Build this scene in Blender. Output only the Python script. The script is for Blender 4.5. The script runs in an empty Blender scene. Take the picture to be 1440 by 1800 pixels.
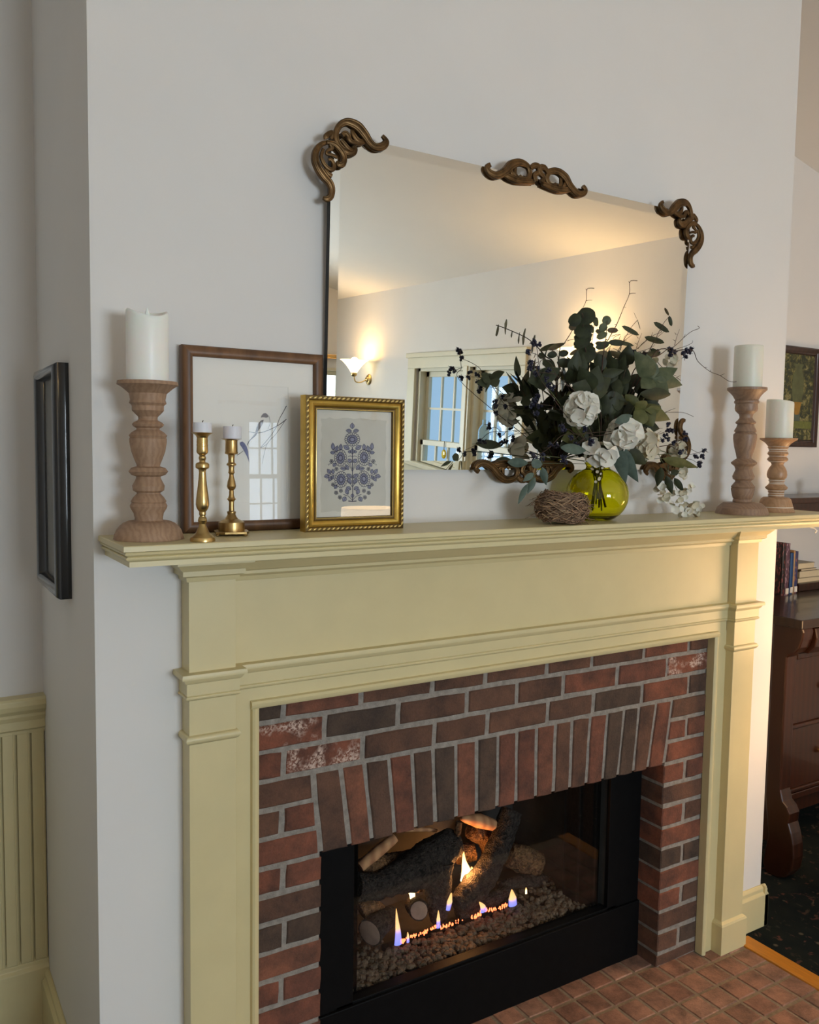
import bpy, bmesh, math, random
from mathutils import Vector, Matrix, Euler, noise as mnoise
random.seed(7)
PI = math.pi
scene = bpy.context.scene
COL = scene.collection

# ---------------------------------------------------------------- camera
# solved from the brick courses (67.7 mm pitch) and the vanishing lines of the mantel;
# x runs along the chimney breast, y into the wall (breast face at y = 0), z up
F_PX = 1500.1
CAM = Vector((-0.6838, -1.7599, 1.609))
YAW, PITCH, ROLL = 0.5512, -0.0748, 0.0147
_fwd = Vector((math.sin(YAW)*math.cos(PITCH), math.cos(YAW)*math.cos(PITCH), math.sin(PITCH)))
_rt0 = Vector((math.cos(YAW), -math.sin(YAW), 0))
_up0 = _rt0.cross(_fwd)
_rt = _rt0*math.cos(ROLL) + _up0*math.sin(ROLL)
_up = -_rt0*math.sin(ROLL) + _up0*math.cos(ROLL)
cam_data = bpy.data.cameras.new('camera')
cam = bpy.data.objects.new('camera', cam_data)
COL.objects.link(cam)
m3 = Matrix((_rt, _up, -_fwd)).transposed()
cam.matrix_world = Matrix.Translation(CAM) @ m3.to_4x4()
cam_data.sensor_fit = 'HORIZONTAL'
cam_data.sensor_width = 36.0
cam_data.lens = 36.0*F_PX/1440.0
cam_data.clip_start = 0.05
scene.camera = cam

def ray(px, py):
    return _rt*((px-720)/F_PX) - _up*((py-900)/F_PX) + _fwd
def onY(px, py, Y):
    d = ray(px, py); return CAM + d*((Y-CAM.y)/d.y)
def onZ(px, py, Z):
    d = ray(px, py); return CAM + d*((Z-CAM.z)/d.z)
def onX(px, py, X):
    d = ray(px, py); return CAM + d*((X-CAM.x)/d.x)
def depth_of(p):
    return (Vector(p)-CAM).dot(_fwd)
HV = Vector((math.sin(YAW), math.cos(YAW), 0))

# ---------------------------------------------------------------- world, daylight, exposure
world = bpy.data.worlds.new('overcast_sky'); scene.world = world
world.use_nodes = True
bg = world.node_tree.nodes['Background']
bg.inputs[0].default_value = (0.36, 0.58, 0.86, 1)
bg.inputs[1].default_value = 1.0

def area(name, loc, rot, sx, sy, col, power):
    d = bpy.data.lights.new(name, 'AREA'); d.shape = 'RECTANGLE'; d.size = sx; d.size_y = sy
    d.color = col; d.energy = power
    o = bpy.data.objects.new(name, d); o.location = loc; o.rotation_euler = rot; COL.objects.link(o)
    return o
def point(name, loc, col, power, r=0.03):
    d = bpy.data.lights.new(name, 'POINT'); d.color = col; d.energy = power; d.shadow_soft_size = r
    o = bpy.data.objects.new(name, d); o.location = loc; COL.objects.link(o)
    return o
DAY = (0.84, 0.925, 1.0)
WARM = (1.0, 0.58, 0.21)
# daylight outside the two windows of the far wall (y = -7), shining in along +y
area('daylight_wide_window', (0.7, -7.30, 1.45), (PI/2, 0, 0), 1.9, 1.3, DAY, 225)
area('daylight_narrow_window', (2.86, -7.30, 1.45), (PI/2, 0, 0), 0.7, 1.3, DAY, 9)

vs = scene.view_settings
vs.view_transform = 'Standard'; vs.look = 'None'; vs.gamma = 1.0; vs.use_curve_mapping = False
vs.exposure = 0.18

# ---------------------------------------------------------------- materials
def srgb(r, g, b):
    def f(c):
        c /= 255.0
        return c/12.92 if c <= 0.04045 else ((c+0.055)/1.055)**2.4
    return (f(r), f(g), f(b))
def new_mat(name):
    m = bpy.data.materials.new(name); m.use_nodes = True
    nt = m.node_tree
    return m, nt, nt.nodes['Principled BSDF']
def setin(b, **kw):
    for k, v in kw.items():
        k = {'rough': 'Roughness', 'metal': 'Metallic', 'spec': 'Specular IOR Level', 'coat': 'Coat Weight',
             'sss': 'Subsurface Weight', 'trans': 'Transmission Weight', 'ior': 'IOR', 'sheen': 'Sheen Weight'}[k]
        b.inputs[k].default_value = v
def coords(nt, scale=(1, 1, 1), kind='Object', rot=(0, 0, 0)):
    tc = nt.nodes.new('ShaderNodeTexCoord'); mp = nt.nodes.new('ShaderNodeMapping')
    mp.inputs['Scale'].default_value = scale; mp.inputs['Rotation'].default_value = rot
    nt.links.new(tc.outputs[kind], mp.inputs[0]); return mp.outputs[0]
def ramp(nt, fac, stops):
    r = nt.nodes.new('ShaderNodeValToRGB'); e = r.color_ramp.elements
    while len(e) < len(stops): e.new(0.5)
    for i, (p, c) in enumerate(stops):
        e[i].position = p; e[i].color = (*c, 1) if len(c) == 3 else c
    nt.links.new(fac, r.inputs[0]); return r.outputs[0]
def noise_tex(nt, vec, scale, detail=4, rough=0.55, dist=0.0):
    n = nt.nodes.new('ShaderNodeTexNoise')
    n.inputs['Scale'].default_value = scale; n.inputs['Detail'].default_value = detail
    n.inputs['Roughness'].default_value = rough; n.inputs['Distortion'].default_value = dist
    if vec is not None: nt.links.new(vec, n.inputs['Vector'])
    return n.outputs['Fac']
def bump(nt, b, height, strength, dist=0.002):
    n = nt.nodes.new('ShaderNodeBump'); n.inputs['Strength'].default_value = strength
    n.inputs['Distance'].default_value = dist
    nt.links.new(height, n.inputs['Height']); nt.links.new(n.outputs[0], b.inputs['Normal'])
def mixc(nt, fac, a, b_, mode='MIX'):
    n = nt.nodes.new('ShaderNodeMix'); n.data_type = 'RGBA'; n.blend_type = mode
    if isinstance(fac, (int, float)): n.inputs[0].default_value = fac
    else: nt.links.new(fac, n.inputs[0])
    for v, i in ((a, 6), (b_, 7)):
        if isinstance(v, tuple): n.inputs[i].default_value = (*v[:3], 1)
        else: nt.links.new(v, n.inputs[i])
    return n.outputs[2]
def simple(name, col, rough=0.5, var=0.08, scale=30, bmp=0.0, bscale=120, bdist=0.001, kind='Object', stretch=(1, 1, 1), **kw):
    m, nt, b = new_mat(name)
    v = coords(nt, stretch, kind)
    f = noise_tex(nt, v, scale)
    lo = tuple(c*(1-var) for c in col); hi = tuple(min(1, c*(1+var)) for c in col)
    nt.links.new(ramp(nt, f, [(0.3, lo), (0.7, hi)]), b.inputs['Base Color'])
    setin(b, rough=rough, **kw)
    if bmp: bump(nt, b, noise_tex(nt, v, bscale), bmp, bdist)
    return m
def emissive(name, col, strength, base=(0.9, 0.9, 0.9)):
    m, nt, b = new_mat(name)
    b.inputs['Base Color'].default_value = (*base, 1)
    b.inputs['Emission Color'].default_value = (*col, 1)
    b.inputs['Emission Strength'].default_value = strength
    setin(b, rough=0.5)
    return m
def wood(name, dark, light, scale=6, stretch=(1, 1, 0.12), rough=0.5, dist=4, bmp=0.15, rot=(0, 0, 0), coat=0.0):
    m, nt, b = new_mat(name)
    v = coords(nt, stretch, 'Object', rot)
    n1 = noise_tex(nt, v, scale*4, 6, 0.6, dist*0.3)
    w = nt.nodes.new('ShaderNodeTexWave'); w.wave_type = 'BANDS'; w.bands_direction = 'X'
    w.inputs['Scale'].default_value = scale; w.inputs['Distortion'].default_value = dist
    w.inputs['Detail'].default_value = 4; w.inputs['Detail Scale'].default_value = 1.5
    nt.links.new(v, w.inputs['Vector'])
    f = nt.nodes.new('ShaderNodeMath'); f.operation = 'MULTIPLY_ADD'
    nt.links.new(w.outputs['Fac'], f.inputs[0]); f.inputs[1].default_value = 0.5
    h = nt.nodes.new('ShaderNodeMath'); h.operation = 'MULTIPLY'; h.inputs[1].default_value = 0.5
    nt.links.new(n1, h.inputs[0]); nt.links.new(h.outputs[0], f.inputs[2])
    nt.links.new(ramp(nt, f.outputs[0], [(0.15, dark), (0.85, light)]), b.inputs['Base Color'])
    setin(b, rough=rough, coat=coat)
    bump(nt, b, f.outputs[0], bmp, 0.0008)
    return m

MT = {}
MT['wall'] = simple('wall_paint', (0.76, 0.735, 0.70), 0.75, 0.015, 3, 0.12, 260, 0.0006, spec=0.25)
MT['ceiling'] = simple('ceiling_paint', (0.84, 0.82, 0.78), 0.85, 0.01, 3, 0.05, 200, 0.0005, spec=0.2)
MT['cream'] = simple('cream_paint', srgb(213, 199, 152), 0.38, 0.03, 9, 0.06, 90, 0.0005)
MT['cream_trim'] = simple('cream_window_paint', srgb(214, 207, 180), 0.4, 0.02, 9)
MT['mortar'] = simple('mortar', srgb(146, 139, 130), 0.95, 0.22, 60, 0.8, 240, 0.003, spec=0.1)
def brick_mat(name, cols, efflo=False):
    m, nt, b = new_mat(name)
    oi = nt.nodes.new('ShaderNodeObjectInfo')
    tc = nt.nodes.new('ShaderNodeTexCoord')
    ad = nt.nodes.new('ShaderNodeVectorMath'); ad.operation = 'ADD'
    cb = nt.nodes.new('ShaderNodeCombineXYZ')
    mu = nt.nodes.new('ShaderNodeMath'); mu.operation = 'MULTIPLY'; mu.inputs[1].default_value = 37.0
    nt.links.new(oi.outputs['Random'], mu.inputs[0])
    nt.links.new(mu.outputs[0], cb.inputs[0]); nt.links.new(mu.outputs[0], cb.inputs[2])
    nt.links.new(tc.outputs['Object'], ad.inputs[0]); nt.links.new(cb.outputs[0], ad.inputs[1])
    v = ad.outputs[0]
    base = ramp(nt, oi.outputs['Random'], [(i/(len(cols)-1), c) for i, c in enumerate(cols)])
    n1 = noise_tex(nt, v, 14, 5, 0.65)
    c1 = mixc(nt, ramp(nt, n1, [(0.35, (0, 0, 0)), (0.7, (1, 1, 1))]), base, mixc(nt, 0.75, base, (0.05, 0.040, 0.036)))
    n2 = noise_tex(nt, v, 190, 4, 0.7)
    c2 = mixc(nt, n2, c1, mixc(nt, 1.0, c1, (0.55, 0.52, 0.5), 'MULTIPLY'))
    if efflo:
        n3 = noise_tex(nt, v, 22, 2, 0.5)
        n4 = noise_tex(nt, v, 150, 5, 0.8)
        mm = nt.nodes.new('ShaderNodeMath'); mm.operation = 'MULTIPLY'
        nt.links.new(ramp(nt, n3, [(0.45, (0, 0, 0)), (0.58, (1, 1, 1))]), mm.inputs[0])
        nt.links.new(ramp(nt, n4, [(0.46, (0, 0, 0)), (0.54, (1, 1, 1))]), mm.inputs[1])
        c2 = mixc(nt, mm.outputs[0], c2, srgb(205, 180, 165))
    nt.links.new(c2, b.inputs['Base Color'])
    setin(b, rough=0.9, spec=0.2)
    bump(nt, b, n2, 0.9, 0.003)
    return m
MT['brick_red'] = brick_mat('brick_red', [srgb(148, 94, 74), srgb(158, 100, 78), srgb(138, 90, 74), srgb(164, 108, 84)])
MT['brick_brown'] = brick_mat('brick_brown', [srgb(120, 88, 72), srgb(130, 94, 76), srgb(112, 86, 72)])
MT['brick_grey'] = brick_mat('brick_grey', [srgb(102, 84, 72), srgb(110, 88, 74), srgb(94, 80, 70)])
MT['brick_efflo'] = brick_mat('brick_efflorescent', [srgb(150, 94, 74), srgb(158, 98, 76)], True)
MT['tile'] = brick_mat('quarry_tile', [srgb(206, 156, 132), srgb(196, 146, 122), srgb(212, 164, 140), srgb(188, 138, 116)])
MT['tile'].node_tree.nodes['Principled BSDF'].inputs['Roughness'].default_value = 0.45
MT['grout'] = simple('hearth_grout', srgb(146, 130, 110), 0.95, 0.2, 80, 0.5, 200, 0.002)
MT['black_metal'] = simple('black_stove_metal', (0.003, 0.003, 0.0032), 0.55, 0.2, 40, spec=0.12)
MT['mesh_screen'] = simple('black_mesh_screen', (0.008, 0.006, 0.005), 0.95, 0.5, 200, 0.3, 900, 0.001, stretch=(3, 3, 0.3), spec=0.05)
MT['firebox'] = simple('firebox_lining', (0.032, 0.027, 0.022), 0.9, 0.25, 12, 0.4, 60, 0.003)
MT['gravel'] = simple('lava_gravel', srgb(96, 80, 62), 0.95, 0.55, 30, 0.6, 160, 0.004)
# logs: charred bark and pale split wood
def bark(name, dark, light, sc=24, ridge=1.0):
    m, nt, b = new_mat(name)
    v = coords(nt, (1, 1, 1))
    n = noise_tex(nt, v, sc, 8, 0.65, 1.2)
    vo = nt.nodes.new('ShaderNodeTexVoronoi'); vo.feature = 'DISTANCE_TO_EDGE'; vo.inputs['Scale'].default_value = sc*2.2
    nt.links.new(v, vo.inputs['Vector'])
    nt.links.new(ramp(nt, n, [(0.35, dark), (0.7, light)]), b.inputs['Base Color'])
    ad = nt.nodes.new('ShaderNodeMath'); ad.operation = 'ADD'
    nt.links.new(n, ad.inputs[0]); nt.links.new(vo.outputs[0], ad.inputs[1])
    setin(b, rough=0.95, spec=0.15); bump(nt, b, ad.outputs[0], ridge, 0.012)
    return m
MT['char'] = bark('charred_bark', (0.014, 0.012, 0.011), (0.095, 0.074, 0.062), 62)
MT['bark'] = bark('brown_bark', srgb(60, 40, 28), srgb(160, 118, 80), 48)
MT['split'] = wood('split_wood', srgb(170, 112, 74), srgb(214, 160, 112), 9, (1, 1, 0.4), 0.8)
MT['sawn'] = simple('sawn_log_end', srgb(150, 122, 104), 0.9, 0.18, 40, 0.4, 90, 0.002)
def flame_mat(name, stops, strength):
    m = bpy.data.materials.new(name); m.use_nodes = True; nt = m.node_tree
    nt.nodes.remove(nt.nodes['Principled BSDF'])
    out = nt.nodes['Material Output']
    tc = nt.nodes.new('ShaderNodeTexCoord'); sp = nt.nodes.new('ShaderNodeSeparateXYZ')
    nt.links.new(tc.outputs['Generated'], sp.inputs[0])
    col = ramp(nt, sp.outputs[2], stops)
    em = nt.nodes.new('ShaderNodeEmission'); em.inputs[1].default_value = strength
    nt.links.new(col, em.inputs[0])
    tr = nt.nodes.new('ShaderNodeBsdfTransparent')
    lw = nt.nodes.new('ShaderNodeLayerWeight'); lw.inputs[0].default_value = 0.35
    mx = nt.nodes.new('ShaderNodeMixShader')
    nt.links.new(lw.outputs['Facing'], mx.inputs[0]); nt.links.new(em.outputs[0], mx.inputs[1]); nt.links.new(tr.outputs[0], mx.inputs[2])
    nt.links.new(mx.outputs[0], out.inputs[0])
    return m
MT['flame_yellow'] = flame_mat('flame_yellow', [(0.0, (1, 0.72, 0.32)), (0.5, (1, 0.62, 0.22)), (1.0, (1, 0.36, 0.07))], 5.0)
MT['flame_blue'] = flame_mat('flame_blue_base', [(0.0, (0.20, 0.24, 0.85)), (0.30, (0.34, 0.28, 0.8)), (0.45, (1, 0.55, 0.26)), (1.0, (1, 0.48, 0.14))], 1.5)
MT['ember'] = emissive('glowing_ember', (1.0, 0.16, 0.05), 4.0, (0.1, 0.02, 0.02))
# things on the shelf
MT['wash_wood'] = wood('washed_wood', srgb(150, 118, 92), srgb(170, 138, 110), 30, (1, 1, 0.8), 0.62, 9, 0.12)
MT['wash_wood_dark'] = wood('washed_wood_grey', srgb(138, 108, 86), srgb(158, 126, 100), 30, (1, 1, 0.8), 0.45, 9, 0.12)
MT['wash_wood_gold'] = wood('washed_wood_gold', srgb(166, 126, 90), srgb(184, 144, 106), 30, (1, 1, 0.8), 0.4, 9, 0.12)
MT['whitewash'] = simple('whitewash_groove', srgb(222, 208, 190), 0.6, 0.06, 60)
MT['wax'] = simple('ivory_wax', srgb(247, 244, 236), 0.38, 0.015, 8, sss=0.25)
MT['wax_green'] = simple('pale_green_wax', srgb(232, 230, 214), 0.4, 0.015, 8, sss=0.25)
MT['wax_white'] = simple('white_tealight_wax', srgb(228, 226, 232), 0.45, 0.01, 8, sss=0.15)
MT['led'] = simple('led_flame_tip', srgb(250, 246, 240), 0.3, 0.01, 8, sss=0.3)
MT['wick'] = simple('wick', (0.05, 0.045, 0.04), 0.9)
MT['brass'] = simple('aged_brass', srgb(196, 168, 112), 0.3, 0.22, 26, 0.04, 60, 0.001, metal=1.0)
MT['brass_dark'] = simple('antique_brass', srgb(180, 150, 98), 0.32, 0.3, 30, 0.05, 60, 0.001, metal=1.0)
MT['bronze'] = simple('bronze_gilt', srgb(98, 74, 46), 0.38, 0.5, 45, 0.1, 80, 0.002, metal=0.85)
MT['oak'] = wood('oak_frame', srgb(78, 52, 32), srgb(126, 88, 56), 22, (1, 1, 0.14), 0.45, 3, 0.2)
MT['oak_h'] = wood('oak_frame_rail', srgb(78, 52, 32), srgb(126, 88, 56), 22, (1, 1, 0.14), 0.45, 3, 0.2, (0, PI/2, 0))
MT['gold'] = simple('gilded_frame', srgb(198, 162, 78), 0.36, 0.12, 40, metal=0.9)
MT['gold_light'] = simple('gilded_bead', srgb(238, 212, 140), 0.28, 0.1, 40, metal=0.8)
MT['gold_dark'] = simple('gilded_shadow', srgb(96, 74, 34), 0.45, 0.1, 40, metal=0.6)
MT['matboard'] = simple('white_matboard', srgb(245, 242, 234), 0.85, 0.01, 10)
MT['paper'] = simple('handmade_paper', srgb(216, 212, 200), 0.9, 0.05, 14, 0.25, 90, 0.001)
MT['paper_grey'] = simple('grey_printed_paper', srgb(198, 195, 183), 0.9, 0.05, 18, 0.3, 90, 0.001)
MT['navy'] = simple('navy_ink', srgb(30, 31, 66), 0.9, 0.1, 60)
MT['ink_fill'] = simple('blue_ink_wash', srgb(136, 137, 158), 0.9, 0.2, 120)
MT['pencil'] = simple('grey_pencil', srgb(92, 88, 92), 0.9, 0.15, 90)
MT['bird_grey'] = simple('bird_grey_wash', srgb(138, 134, 138), 0.9, 0.25, 120)
MT['bird_blue'] = simple('bird_blue_wash', srgb(120, 124, 160), 0.9, 0.25, 120)
MT['black_lacquer'] = simple('black_lacquer', (0.006, 0.006, 0.008), 0.12, 0.1, 20, coat=0.5)
MT['backing'] = simple('black_backing_board', (0.012, 0.011, 0.010), 0.6, 0.1, 20)
def glass_pane(name, gloss, tint=(1, 1, 1)):
    m = bpy.data.materials.new(name); m.use_nodes = True; nt = m.node_tree
    nt.nodes.remove(nt.nodes['Principled BSDF']); out = nt.nodes['Material Output']
    tr = nt.nodes.new('ShaderNodeBsdfTransparent'); tr.inputs[0].default_value = (*tint, 1)
    gl = nt.nodes.new('ShaderNodeBsdfGlossy'); gl.inputs['Roughness'].default_value = 0.0
    fr = nt.nodes.new('ShaderNodeLayerWeight')
    pw = nt.nodes.new('ShaderNodeMath'); pw.operation = 'POWER'; pw.inputs[1].default_value = 5.0
    nt.links.new(fr.outputs['Facing'], pw.inputs[0])
    ma = nt.nodes.new('ShaderNodeMath'); ma.operation = 'MULTIPLY_ADD'; ma.inputs[1].default_value = 0.96; ma.inputs[2].default_value = 0.04
    nt.links.new(pw.outputs[0], ma.inputs[0])
    mu = nt.nodes.new('ShaderNodeMath'); mu.operation = 'MULTIPLY'; mu.inputs[1].default_value = gloss
    nt.links.new(ma.outputs[0], mu.inputs[0])
    mx = nt.nodes.new('ShaderNodeMixShader')
    nt.links.new(mu.outputs[0], mx.inputs[0]); nt.links.new(tr.outputs[0], mx.inputs[1]); nt.links.new(gl.outputs[0], mx.inputs[2])
    nt.links.new(mx.outputs[0], out.inputs[0]); return m
MT['pane'] = glass_pane('picture_glass', 1.1)
MT['window_pane'] = glass_pane('window_glass', 1.0, (0.97, 0.99, 1.0))
m, nt, b = new_mat('mirror_silver'); b.inputs['Base Color'].default_value = (0.86, 0.85, 0.79, 1); setin(b, metal=1.0, rough=0.0); MT['mirror'] = m
m, nt, b = new_mat('olive_glass'); b.inputs['Base Color'].default_value = (0.84, 0.80, 0.05, 1); setin(b, rough=0.02, trans=1.0, ior=1.45); MT['olive_glass'] = m
def leaf_mat(name, a, c, rough=0.55):
    m, nt, b = new_mat(name)
    v = coords(nt, (1, 1, 1)); f = noise_tex(nt, v, 45, 4)
    top = ramp(nt, f, [(0.3, a), (0.7, c)])
    ge = nt.nodes.new('ShaderNodeNewGeometry')                   # paler underside, as real leaves have
    nt.links.new(mixc(nt, ge.outputs['Backfacing'], top, mixc(nt, 0.4, top, srgb(140, 146, 120))), b.inputs['Base Color'])
    setin(b, rough=rough, spec=0.3); return m
MT['leaf_dark'] = leaf_mat('dark_green_leaf', srgb(36, 41, 26), srgb(58, 64, 40))
MT['leaf_olive'] = leaf_mat('olive_leaf', srgb(74, 76, 38), srgb(98, 98, 56))
MT['leaf_sage'] = leaf_mat('sage_leaf', srgb(72, 80, 56), srgb(96, 102, 74))
MT['leaf_blue'] = leaf_mat('blue_green_leaf', srgb(70, 84, 74), srgb(94, 108, 96))
MT['leaf_rust'] = leaf_mat('rusty_leaf', srgb(84, 62, 44), srgb(92, 90, 60))
MT['stem'] = simple('brown_stem', srgb(70, 50, 38), 0.8, 0.2, 60)
MT['stem_green'] = simple('green_stem', srgb(84, 88, 54), 0.7, 0.2, 60)
MT['berry'] = simple('navy_berry', srgb(22, 22, 46), 0.5, 0.25, 90)
MT['petal'] = simple('white_petal', srgb(226, 220, 206), 0.7, 0.05, 30, sss=0.1)
MT['petal_cream'] = simple('cream_petal', srgb(206, 194, 168), 0.7, 0.06, 30, sss=0.1)
MT['nest'] = simple('nest_straw', srgb(132, 104, 80), 0.95, 0.5, 60)
MT['straw'] = simple('pale_straw', srgb(168, 140, 108), 0.9, 0.3, 60)
MT['mahogany'] = wood('dark_mahogany', srgb(38, 18, 10), srgb(56, 28, 15), 10, (1, 1, 0.18), 0.32, 1.5, 0.05, (0, 0, 0), 0.3)
MT['mahogany_top'] = wood('dark_mahogany_top', srgb(34, 22, 16), srgb(52, 35, 25), 10, (0.18, 1, 1), 0.28, 3, 0.08, (0, 0, PI/2), 0.3)
MT['honey'] = simple('honey_wood_strip', srgb(206, 134, 44), 0.4, 0.12, 18, stretch=(8, 1, 1))
MT['white_plastic'] = simple('white_plastic', srgb(232, 228, 218), 0.4, 0.01, 5)
MT['linen'] = simple('white_curtain', srgb(236, 234, 228), 0.9, 0.03, 40, trans=0.2)
MT['shade_lit'] = emissive('lit_lamp_shade', (1.0, 0.70, 0.40), 4.0, (0.85, 0.78, 0.66))
MT['shade_near'] = emissive('lit_lamp_shade_strong', (1.0, 0.62, 0.31), 9.0, (0.85, 0.78, 0.66))
MT['sconce_lit'] = emissive('lit_frosted_glass', (1.0, 0.76, 0.38), 3.0)
MT['bulb'] = emissive('lit_bulb', (1.0, 0.85, 0.6), 12.0)

# ---------------------------------------------------------------- mesh helpers
class MB:
    def __init__(s): s.v = []; s.f = []
    def add(s, vs, fs):
        n = len(s.v); s.v += [tuple(p) for p in vs]; s.f += [tuple(i+n for i in f) for f in fs]; return s
    def box(s, x0, x1, y0, y1, z0, z1):
        return s.add([(x0,y0,z0),(x1,y0,z0),(x1,y1,z0),(x0,y1,z0),(x0,y0,z1),(x1,y0,z1),(x1,y1,z1),(x0,y1,z1)],
                     [(0,3,2,1),(4,5,6,7),(0,1,5,4),(1,2,6,5),(2,3,7,6),(3,0,4,7)])
    def prism(s, poly, a, b, axis='y'):
        """extrude a 2-D polygon along an axis: poly (u,v); y -> (u,t,v), x -> (t,u,v), z -> (u,v,t)"""
        def P(u, v, t): return {'y': (u, t, v), 'x': (t, u, v), 'z': (u, v, t)}[axis]
        n = len(poly)
        vs = [P(u, v, a) for u, v in poly] + [P(u, v, b) for u, v in poly]
        fs = [tuple(range(n)), tuple(range(2*n-1, n-1, -1))] + [(i, i+n, (i+1) % n+n, (i+1) % n) for i in range(n)]
        return s.add(vs, fs)
    def lathe(s, prof, c=(0, 0, 0), seg=40, ax=None, cap=True):
        c = Vector(c); ax = Vector(ax).normalized() if ax else Vector((0, 0, 1))
        u = ax.orthogonal().normalized() if ax.z < 0.999 else Vector((1, 0, 0)); w = ax.cross(u)
        vs = []; fs = []; n = len(prof)
        for r, z in prof:
            for k in range(seg):
                a = 2*PI*k/seg; vs.append(c + ax*z + u*(r*math.cos(a)) + w*(r*math.sin(a)))
        for i in range(n-1):
            for k in range(seg):
                k2 = (k+1) % seg
                fs.append((i*seg+k, i*seg+k2, (i+1)*seg+k2, (i+1)*seg+k))
        if cap:
            fs.append(tuple(range(seg-1, -1, -1))); fs.append(tuple((n-1)*seg+k for k in range(seg)))
        return s.add(vs, fs)
    def tube(s, pts, rad, seg=6, cap=True, flat=None, flat_dir=None):
        """swept tube; rad a number or list; flat squashes the section along flat_dir"""
        pts = [Vector(p) for p in pts]; n = len(pts)
        if not isinstance(rad, (list, tuple)): rad = [rad]*n
        t0 = (pts[1]-pts[0]).normalized()
        u = (Vector(flat_dir) - t0*Vector(flat_dir).dot(t0)).normalized() if flat_dir is not None else t0.orthogonal().normalized()
        vs = []; fs = []
        for i in range(n):
            t = (pts[min(i+1, n-1)]-pts[max(i-1, 0)])
            t = t.normalized() if t.length > 1e-9 else t0
            d = Vector(flat_dir) if flat_dir is not None else u
            u2 = d - t*d.dot(t)
            u = u2.normalized() if u2.length > 1e-6 else u
            w = t.cross(u)
            fl = flat if flat else 1.0
            for k in range(seg):
                a = 2*PI*k/seg
                vs.append(pts[i] + u*(rad[i]*fl*math.cos(a)) + w*(rad[i]*math.sin(a)))
        for i in range(n-1):
            for k in range(seg):
                k2 = (k+1) % seg; fs.append((i*seg+k, i*seg+k2, (i+1)*seg+k2, (i+1)*seg+k))
        if cap:
            fs.append(tuple(range(seg-1, -1, -1))); fs.append(tuple((n-1)*seg+k for k in range(seg)))
        return s.add(vs, fs)
    def blob(s, c, r, seg=10, rings=7, jit=0.0, rnd=random, sq=1.0):
        c = Vector(c); rx, ry, rz = r if isinstance(r, (tuple, list)) else (r, r, r)
        vs = [c+Vector((0, 0, -rz))]; fs = []
        for i in range(1, rings):
            th = -PI/2+PI*i/rings
            for k in range(seg):
                a = 2*PI*k/seg; j = 1+rnd.uniform(-jit, jit)
                vs.append(c+Vector((rx*math.cos(th)*math.cos(a)*j, ry*math.cos(th)*math.sin(a)*j, rz*math.sin(th)*j)))
        vs.append(c+Vector((0, 0, rz)))
        for k in range(seg): fs.append((0, 1+(k+1) % seg, 1+k))
        for i in range(rings-2):
            for k in range(seg):
                k2 = (k+1) % seg; fs.append((1+i*seg+k, 1+i*seg+k2, 1+(i+1)*seg+k2, 1+(i+1)*seg+k))
        L = len(vs)-1; o = 1+(rings-2)*seg
        for k in range(seg): fs.append((L, o+k, o+(k+1) % seg))
        return s.add(vs, fs)
    def rect_frame(s, W, H, prof, M):
        """mitred picture frame in a local (x, z) plane, front towards -y; prof = (inset, y) loops outside to inside"""
        vs = []; fs = []
        for d, y in prof:
            for x, z in ((d, d), (W-d, d), (W-d, H-d), (d, H-d)): vs.append(M @ Vector((x, y, z)))
        n = len(prof)
        for i in range(n-1):
            for k in range(4):
                k2 = (k+1) % 4; fs.append((i*4+k, i*4+k2, (i+1)*4+k2, (i+1)*4+k))
        return s.add(vs, fs)
    def xf(s, M):
        s.v = [tuple(M @ Vector(p)) for p in s.v]; return s
    def build(s, name, mat, parent=None, smooth=False, bev=0.0, angle=40, recalc=True):
        me = bpy.data.meshes.new(name)
        off = Vector((0, 0, 0))
        p = parent
        while p is not None:
            off = off + Vector(p.location); p = p.parent
        me.from_pydata([tuple(Vector(v)-off) for v in s.v], [], s.f)
        me.validate(); me.update()
        if recalc:
            bm = bmesh.new(); bm.from_mesh(me); bmesh.ops.recalc_face_normals(bm, faces=bm.faces); bm.to_mesh(me); bm.free()
        me.materials.append(MT[mat] if isinstance(mat, str) else mat)
        if smooth:
            for f in me.polygons: f.use_smooth = True
            me.set_sharp_from_angle(angle=math.radians(angle))
        o = bpy.data.objects.new(name, me); COL.objects.link(o)
        if parent: o.parent = parent
        if bev:
            mo = o.modifiers.new('bevel', 'BEVEL'); mo.width = bev; mo.segments = 2; mo.limit_method = 'ANGLE'; mo.angle_limit = math.radians(40)
            mo.harden_normals = False
        return o
def tag(o, label=None, cat=None, group=None, kind=None):
    if label: o['label'] = label
    if cat: o['category'] = cat
    if group: o['group'] = group
    if kind: o['kind'] = kind
    return o
def thing(name, label, cat, loc=(0, 0, 0), group=None):
    o = bpy.data.objects.new(name, None); o.empty_display_size = 0.05; o.location = loc; COL.objects.link(o)
    return tag(o, label, cat, group)
def struct(name, mb, mat, label=None, **kw):
    o = mb.build(name, mat, None, **kw); o['kind'] = 'structure'
    if label: o['label'] = label
    return o
def spl(pts, n=8):
    """Catmull-Rom through 3-D (or 2-D) points"""
    P = [Vector(p) for p in pts]; out = []
    for i in range(len(P)-1):
        p0 = P[max(i-1, 0)]; p1 = P[i]; p2 = P[i+1]; p3 = P[min(i+2, len(P)-1)]
        for k in range(n):
            t = k/n
            out.append(0.5*((2*p1)+(p2-p0)*t+(2*p0-5*p1+4*p2-p3)*t*t+(3*p1-p0-3*p2+p3)*t*t*t))
    out.append(P[-1]); return out
def lerp(a, b, t): return a+(b-a)*t

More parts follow.
